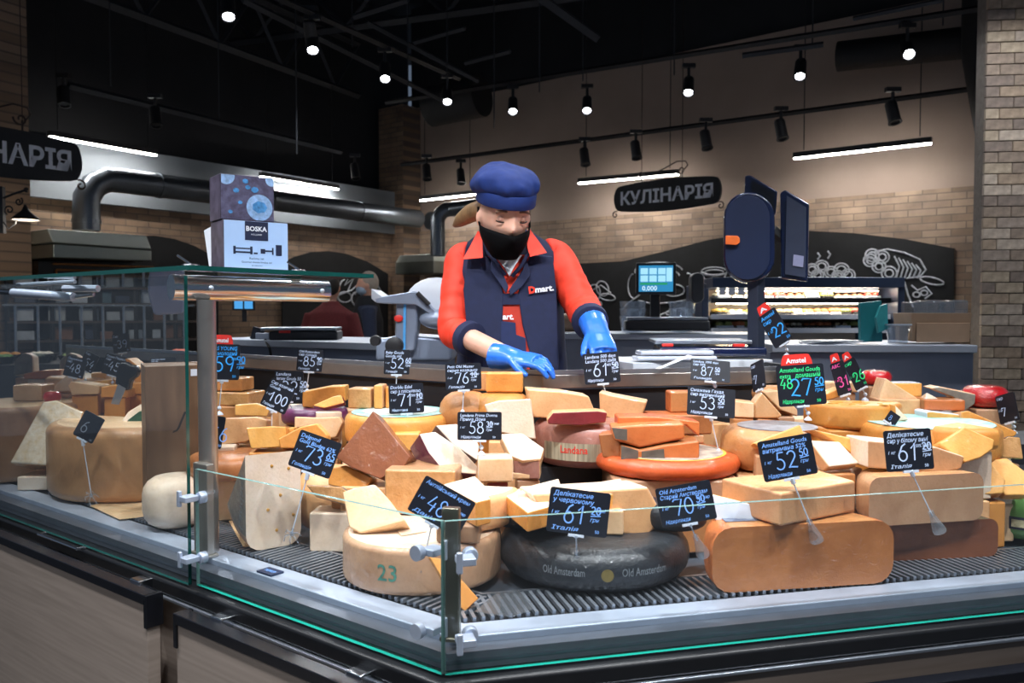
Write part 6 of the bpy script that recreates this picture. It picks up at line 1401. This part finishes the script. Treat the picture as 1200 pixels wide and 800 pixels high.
for k, z in enumerate(shz):
    dbox('shelf', xa, xb, Yd + .1, Yd + D - .03, z - .012, z, STEEL_L, bevel=.002); dbox('price_rail', xa, xb, Yd + .085, Yd + .1, z - .02, z + .01, WHITE if k < 2 else DARK, bevel=.002)
    dbox('shelf_light', xa + .05, xb - .05, Yd + .14, Yd + .17, z + (.07 if k < 2 else .05), z + (.075 if k < 2 else .055), emis('case_led', 'ffe9c8', 45), bevel=0)
    x = xa + .05; ix = -1
    while x < xb - .06:
        wd = RND.uniform(.05, .11); nm = RND.choice(['tray', 'tub', 'pile']); tz = RND.uniform(.02, .04)
        ix += 1; tt = thing('food_tray', V((x + wd / 2, Yd + .25, z)), ORD[ix] + ' food tray from the left on the %s shelf of the lit chilled display' % ['bottom', 'middle', 'top'][k], 'food tray', 'food trays in the lit chilled display')
        mb = MB(); mb.box((x + wd / 2, Yd + .25, z + .012), (wd - .008, .2, .022)); obj('tray', mb, RND.choice([WHITE, BLACK, STEEL_L]), tt, bevel=.003)
        mb = MB()
        for q in range(4): mb.ball((x + wd * (.25 + .5 * (q % 2)), Yd + .19 + .1 * (q // 2), z + .022 + tz * .25), tz * .7, 8, sc=(1, 1.2, .7))
        obj('food', mb, RND.choice(FOODC), tt, smooth=True)['kind'] = 'stuff'; x += wd + .01
# white cups row on top shelf
for i in range(5):
    mb = MB(); x = xa + .06 + i * .055; mb.box((x, Yd + .07, shz[2] + .05), (.04, .01, .05)); o = tag(obj('price_sign', mb, WHITE, bevel=.002), ORD[i] + ' small white sign from the left in the chilled display', 'sign', 'white signs on the chilled display')

# shoppers
def shopper(px, pyf, Y, top, label, shirt, hair, trousers, turn=0, mask=False, arm=None, vest=None):
    s_ = S(Y); zt_ = at(px, top, Y).z; H_ = zt_; x0 = at(px, 365, Y).x
    t = thing('person', V((x0, Y, 0)), label, 'person', 'shoppers in the background'); X = M.Translation((x0, Y, 0)) @ M.Rotation(radians(turn), 4, 'Z') @ M.Scale(H_ / 1.75, 4)
    mb = MB(); hc = V((0, .0, 1.635)); mb.ball(hc, .1, 18, sc=(.78, .95, 1.16)); mb.tube([(0, .01, 1.58), (0, .01, 1.45)], .055, 12); mb.ball((0, -.1, 1.62), .016, 8, sc=(.8, 1, 1.3))
    for q in (-1, 1): mb.ball((.08 * q, .0, 1.63), .025, 8, sc=(.4, .7, 1))
    loft(mb, [((0, 0, .85), .16, .12), ((0, 0, 1.05), .155, .115), ((0, 0, 1.3), .19, .12), ((0, 0, 1.42), .17, .1), ((0, 0, 1.48), .07, .06)])
    for q in (-1, 1):
        mb.tube([(.08 * q, 0, .9), (.09 * q, -.01, .5), (.09 * q, .02, .09)], [.095, .07, .05], 12); mb.ball((.09 * q, -.05, .045), .05, 10, sc=(.9, 2.2, .8))
        sh = V((.18 * q, 0, 1.4)); e_ = V((.25 * q, .01, 1.12)); w_ = V((.24 * q, -.1, .88)); mb.tube([sh, e_, w_], [.055, .045, .033], 10)
        f = (w_ - e_).normalized(); mb.ball(w_ + f * .04, .04, 10, sc=(.6, .9, 1.2))
        for k in range(4): mb.tube([w_ + f * .06 + V((0, (k - 1.5) * .018, 0)), w_ + f * .1 + V((0, (k - 1.5) * .018 - .005, 0)), w_ + f * .125 + V((-.01 * q, (k - 1.5) * .018 - .012, 0))], .0095, 6)
        mb.tube([w_ + f * .02, w_ + f * .05 + V((0, -.04, 0)), w_ + f * .075 + V((0, -.05, 0))], .0105, 6)
    mb.v = [X @ q for q in mb.v]; b_ = obj('body', mb, SKIN, t); remesh(b_, .012, 3)
    mb = MB(); loft(mb, [((0, 0, .82), .185, .145), ((0, 0, 1.0), .18, .14), ((0, 0, 1.28), .215, .145), ((0, 0, 1.42), .195, .12), ((0, .005, 1.49), .085, .075), ((0, .005, 1.52), .07, .065)])
    for q in (-1, 1): mb.tube([(.17 * q, 0, 1.4), (.26 * q, .01, 1.12), (.25 * q, -.08, .93)], [.075, .065, .052], 12)
    mb.v = [X @ q for q in mb.v]; sh_ = obj('sweater', mb, shirt, t); remesh(sh_, .012, 4)
    if vest:
        mb = MB(); loft(mb, [((0, 0, .78), .21, .165), ((0, 0, 1.0), .205, .16), ((0, 0, 1.28), .225, .16), ((0, 0, 1.44), .17, .12), ((0, .0, 1.53), .09, .085)]); mb.v = [X @ q for q in mb.v]; remesh(obj('vest', mb, vest, t), .014, 3)
    mb = MB()
    for q in (-1, 1): mb.tube([(.08 * q, 0, .95), (.09 * q, -.01, .5), (.09 * q, .02, .1)], [.11, .09, .075], 12)
    mb.v = [X @ q for q in mb.v]; remesh(obj('trousers', mb, trousers, t), .014, 3)
    mb = MB(); mb.ball(hc + V((0, .022, .025)), .104, 18, sc=(.82, .93, 1.1)); mb.v = [X @ q for q in mb.v]; mb2 = obj('hair', mb, hair, t, smooth=True)
    if mask:
        mb = MB(); mb.ball(hc + V((0, -.035, -.05)), .075, 14, sc=(.95, .95, .75)); mb.v = [X @ q for q in mb.v]; obj('face_mask', mb, mat('pale_mask', '9fb4cc', .7), t, smooth=True)
shopper(388, 400, 6.3, 322, 'shopper in dark red sweater seen from behind', mat('dark_red_knit', '5a1418', .8, 0, .2, 60), mat('dark_hair', '1d1815', .6), BLACK, turn=172)
shopper(430, 400, 7.3, 320, 'grey haired shopper in dark vest and face mask looking left', mat('navy_shirt', '28324c', .8), mat('grey_hair', 'a89c90', .6), BLACK, turn=-75, mask=True, vest=mat('dark_vest', '14171f', .8))
# food counter seen through the tall glass
t = thing('salad_counter', at(130, 420, 4.25), 'long salad counter with glass guard behind the tall glass', 'counter')
pa, pb_ = at(-20, 424, 3.9), at(235, 420, 4.3); u = (pb_ - pa); u.z = 0; L_ = u.length; u.normalize(); nb = V((-u.y, u.x, 0)); zt_ = 1.02
def along(k, d, z): q = pa + u * k + nb * d; return V((q.x, q.y, z))
mb = MB(); s4 = [along(0, 0, 0), along(L_, 0, 0), along(L_, .7, 0), along(0, .7, 0)]; mb.hexa(s4, [q + V((0, 0, zt_ - .03)) for q in s4]); obj('cabinet', mb, DARK, t)
mb = MB(); s4 = [along(0, .6, 1.28), along(L_, .6, 1.28), along(L_, .75, 1.28), along(0, .75, 1.28)]; mb.hexa(s4, [q + V((0, 0, .012)) for q in s4]); obj('glass_guard', mb, GLASS_S, t)
for k in range(9):
    mb = MB(); mb.tube([along(L_ * (k + .5) / 9, .65, zt_ - .03), along(L_ * (k + .5) / 9, .65, 1.28)], .008, 6); obj('guard_post', mb, STEEL, t)
cols = ['5f8a3a', 'a33a2a', 'd8c49a', '2f3a2a', 'c98a3a', '7a2f2a', '8fa060', 'e0d6c4', '3c2a22', 'b8543a']
k = .05; i = 0
SLN = {'5f8a3a': 'green leaf', 'a33a2a': 'red pepper', 'd8c49a': 'pale potato', '2f3a2a': 'dark seaweed', 'c98a3a': 'orange carrot', '7a2f2a': 'dark beet', '8fa060': 'light green', 'e0d6c4': 'white cabbage', '3c2a22': 'dark olive', 'b8543a': 'tomato red'}
while k < L_ - .1:
    for row in range(2):
        cc = cols[(i * 3 + row * 4) % 10]; q = along(k, .12 + .24 * row, zt_ - .028)
        tt = thing('salad_tray', q, '%s salad tray, %s from the left in the %s row of the salad counter' % (SLN[cc], ORD[i], ['front', 'back'][row]), 'food tray', 'salad trays behind the tall glass')
        mb = MB(); mb.lathe([(0, 0), (.06, 0), (.078, .035), (.074, .035), (.058, .004), (0, .004)], 16, X=M.Translation(q)); obj('bowl', mb, BLACK, tt)
        mb = MB()
        for j in range(7): mb.ball(q + V((RND.uniform(-.035, .035), RND.uniform(-.035, .035), .03)), .024, 8, sc=(1, 1, .7))
        obj('salad', mb, mat('salad_' + cc, cc, .5, 0, .3, 60), tt, smooth=True)['kind'] = 'stuff'
    k += .165; i += 1
# shelf rack with packages behind it
t = thing('shelf_rack', at(100, 400, 5.4), 'dark metal shelf rack with packages behind the salad counter', 'shelf rack')
ra, rb = at(8, 365, 5.3), at(250, 365, 5.9); u2 = rb - ra; u2.z = 0; L2 = u2.length; u2.normalize(); n2 = V((-u2.y, u2.x, 0))
def al2(k, d, z): q = ra + u2 * k + n2 * d; return V((q.x, q.y, z))
zs_ = [at(100, y, 5.5).z for y in (398, 376, 355, 336)]
for z in zs_:
    mb = MB(); s4 = [al2(0, 0, z), al2(L2, 0, z), al2(L2, .35, z), al2(0, .35, z)]; mb.hexa([q - V((0, 0, .015)) for q in s4], s4); obj('shelf', mb, mat('bronze_shelf', '5c5048', .4, .4, .2, 4), t)
for k in range(6):
    mb = MB(); mb.tube([al2(L2 * k / 5, .02, 0), al2(L2 * k / 5, .02, zs_[-1] + .05)], .015, 6); obj('upright', mb, BLACK, t)
PKG = [mat('pack_' + str(i), c, .5, 0, .2, 20) for i, c in enumerate(['6f7c90', 'b9c4d4', '39435a', '7d5a48', '4f6a78', 'a8b0b8'])]
PKN = ['slate blue', 'pale blue', 'navy', 'brown', 'teal grey', 'light grey']
for si, z in enumerate(zs_[:3]):
    k = .1; ix = -1
    while k < L2 - .1:
        wd, hh = RND.uniform(.05, .13), RND.uniform(.05, .1); j = RND.randrange(6); q = al2(k, .12, z + .001)
        mb = MB(); mb.box((0, 0, hh / 2), (wd, .12, hh), X=M.Translation(q) @ M.Rotation(atan2(u2.y, u2.x), 4, 'Z'))
        ix += 1; tag(obj('package', mb, PKG[j], bevel=.004), '%s package, %s from the left on the %s shelf of the dark rack' % (PKN[j], ORD[ix], ['bottom', 'middle', 'top'][si]), 'package', 'packages on the dark rack'); k += wd + RND.uniform(.02, .12)
# small monitor and pale blue bag
X = frontX(286, 372, 5.6, 10); t = thing('wall_monitor', X.translation, 'small bright blue monitor seen under the chrome beam', 'monitor')
boxm(t, 'housing', (0, 0, .1), (.15, .03, .1), BLACK, X); mb = MB(); mb.box((-.033, -.017, .1), (.055, .003, .078), X=X); mb.box((.033, -.017, .1), (.055, .003, .078), X=X); obj('display', mb, emis('monitor_blue', '4a9ad8', 1.2), t); boxm(t, 'stand', (0, .02, .02), (.03, .03, .1), BLACK, X)
F('plastic_bag', [(171, 324), (205, 322), (216, 330), (214, 368), (180, 370), (174, 350)], 2.95, None, mat('pale_blue_plastic', '8fa6d8', .35, 0, .1, 10), mat('pale_blue_plastic', '8fa6d8'), yaw=15, tilt=-8, th=.05, bevel=.012)
tag(bpy.data.objects['plastic_bag'], 'pale blue plastic dispenser hanging behind the chrome beam', 'dispenser')
X = frontX(1, 0, 1)
# blue window on the upper level
t = thing('blue_screen', at(285, 187, 9.0), 'glowing blue screen high up in the dark left background', 'screen')
mb = MB(); mb.prism([at(x, y, 9.0) for x, y in ((272, 176), (300, 172), (299, 200), (272, 200))], V((0, .05, 0))); obj('frame', mb, BLACK, t)
for a in ((273, 177, 278, 199), (279, 177, 285, 184), (279, 193, 285, 199), (286, 175, 292, 199), (293, 174, 299, 188), (293, 190, 299, 199)):
    mb = MB(); mb.prism([at(x, y, 8.99) for x, y in ((a[0], a[1]), (a[2], a[1]), (a[2], a[3]), (a[0], a[3]))], V((0, -.01, 0))); obj('pane', mb, emis('screen_deep_blue', '2f49c0', .55), t)
# small warm downlights of the upper level
for i, (x, y) in enumerate([(211, 110), (156, 127), (102, 145), (341, 143), (151, 170), (346, 187), (215, 158)]):
    p = at(x, y, 8.2 if x < 300 else 8.8); t = thing('downlight', p, ['topmost tiny warm downlight in the dark left background', 'tiny warm downlight left of the topmost one', 'tiny warm downlight above the left hanging sign', 'tiny warm downlight right of the blue screen, higher', 'tiny warm downlight above the left linear lamp', 'tiny warm downlight right of the blue screen, lower', 'tiny orange glowing lamp on the upper level'][i], 'downlight', 'tiny downlights on the upper level')
    mb = MB(); mb.lathe([(0, .03), (.035, .03), (.035, -.01), (0, -.01)], 12, X=M.Translation(p)); obj('housing', mb, BLACK, t); mb = MB(); mb.lathe([(.03, -.012), (0, -.014)], 12, X=M.Translation(p)); obj('lens', mb, emis('warm_dot', 'e8a070', 1.6), t)
# ceiling steelwork
CEIL = mat('ceiling_steel', '34363b', .6, .3, .2, 4)
def truss(a, b, hgt, label):
    t = thing('roof_truss', a, label, 'truss', 'roof trusses'); n = 9; d = (b - a)
    for nm, dz in (('lower_chord', 0), ('upper_chord', hgt)):
        mb = MB(); mb.tube([a + V((0, 0, dz)), b + V((0, 0, dz))], .04, 4); obj(nm, mb, CEIL, t)
    for i in range(n):
        p0, p1 = a + d * (i / n), a + d * ((i + 1) / n)
        mb = MB(); mb.tube([p0 + V((0, 0, hgt if i % 2 else 0)), p1 + V((0, 0, 0 if i % 2 else hgt))], .022, 4); obj('brace', mb, CEIL, t)
truss(atz(60, -20, 3.6), atz(420, 112, 3.6), .55, 'dark roof truss crossing the upper left')
truss(atz(200, 60, 3.9), atz(720, -10, 3.9), .5, 'dark roof truss crossing the top middle')
def beam(a, b, r, label, cat='beam'):
    mb = MB(); mb.tube([a, b], r, 4); tag(obj('ceiling_bar', mb, CEIL), label, cat, 'dark ceiling bars')
beam(at(285, 0, 5.5), at(520, 118, 7.2), .025, 'dark ceiling bar running just above the slanting rail')
beam(at(630, -5, 5.5), at(700, 45, 5.8), .035, 'dark ceiling bar descending at the top middle')
beam(at(415, 20, 5.2), at(478, 0, 5.0), .02, 'short dark ceiling bar at the top left of middle')
beam(at(430, 26, 6), at(560, 95, 6.6), .02, 'thin ceiling bar with a side branch above the blue cap')
beam(at(485, 50, 6), at(545, 33, 5.8), .018, 'short pale ceiling branch above the blue cap')
beam(at(545, 74, 6), at(598, 60, 5.8), .018, 'second short pale ceiling branch above the blue cap')
beam(at(1000, 22, 5.0), at(1105, 0, 4.7), .015, 'thin pale ceiling bar near the brick column')
beam(at(870, 65, 5.6), at(965, 52, 5.4), .02, 'thin ceiling bar above the eighth lit spotlight')
beam(at(80, 100, 6.3), at(400, 178, 8.4), .03, 'long dark ceiling bar above the left linear lamps')
for i, (x, y) in enumerate([(413, 55), (478, 100), (524, 105), (579, 150), (632, 108), (683, 95), (790, 88), (952, 55), (1105, 30), (348, 180), (257, 140), (130, 100)]):
    p = at(x, y, 5.8); mb = MB(); mb.tube([p, V((p.x, p.y, 4.84))], .005, 5); tag(obj('suspension_wire', mb, CEIL), 'thin suspension wire hanging ' + ['left of the third lit spotlight', 'between the third and fourth lit spotlights', 'beside the fourth lit spotlight', 'right of the fourth lit spotlight', 'right of the fifth lit spotlight', 'at the sixth lit spotlight', 'left of the seventh lit spotlight', 'right of the eighth lit spotlight', 'right of the rightmost lit spotlight', 'near the dark room corner', 'left of the leftmost lit spotlight', 'at the far upper left'][i], 'wire', 'thin suspension wires')
# dark air ducts under the ceiling
BLD = mat('black_duct', '17181a', .7, 0, .2, 4)
pa, pb_ = at(985, 66, 6.2), at(1150, 48, 5.7); t = duct('ceiling_duct', [pa + (pb_ - pa) * -.02, pb_], .11, 'wide black round duct at the ceiling near the brick column', BLD)
pa, pb_ = at(505, 125, 8.2), at(565, 112, 7.9); duct('ceiling_duct', [pa, pb_], .2, 'short black round duct at the top of the plaster wall', BLD)
pa = at(1135, 105, 5.5); duct('ceiling_duct', [V((pa.x + .1, pa.y, 4.8)), V((pa.x + .1, pa.y, 3.0)), V((pa.x + .16, pa.y - .1, 2.4))], .14, 'vertical black duct beside the brick column', BLD)
for i, (x, y) in enumerate([(75, 112), (182, 136), (416, 200)]):
    p = at(x, y, 6.2 if i < 2 else 8.0); spot_fixture(p, p + V((.2, -.3, -1)), ['unlit dark spotlight at the upper left', 'unlit dark spotlight above the left linear lamp', 'unlit dark spotlight near the room corner, upper', 'unlit dark spotlight near the room corner, lower'][i], 'unlit track spotlights', lit=False)
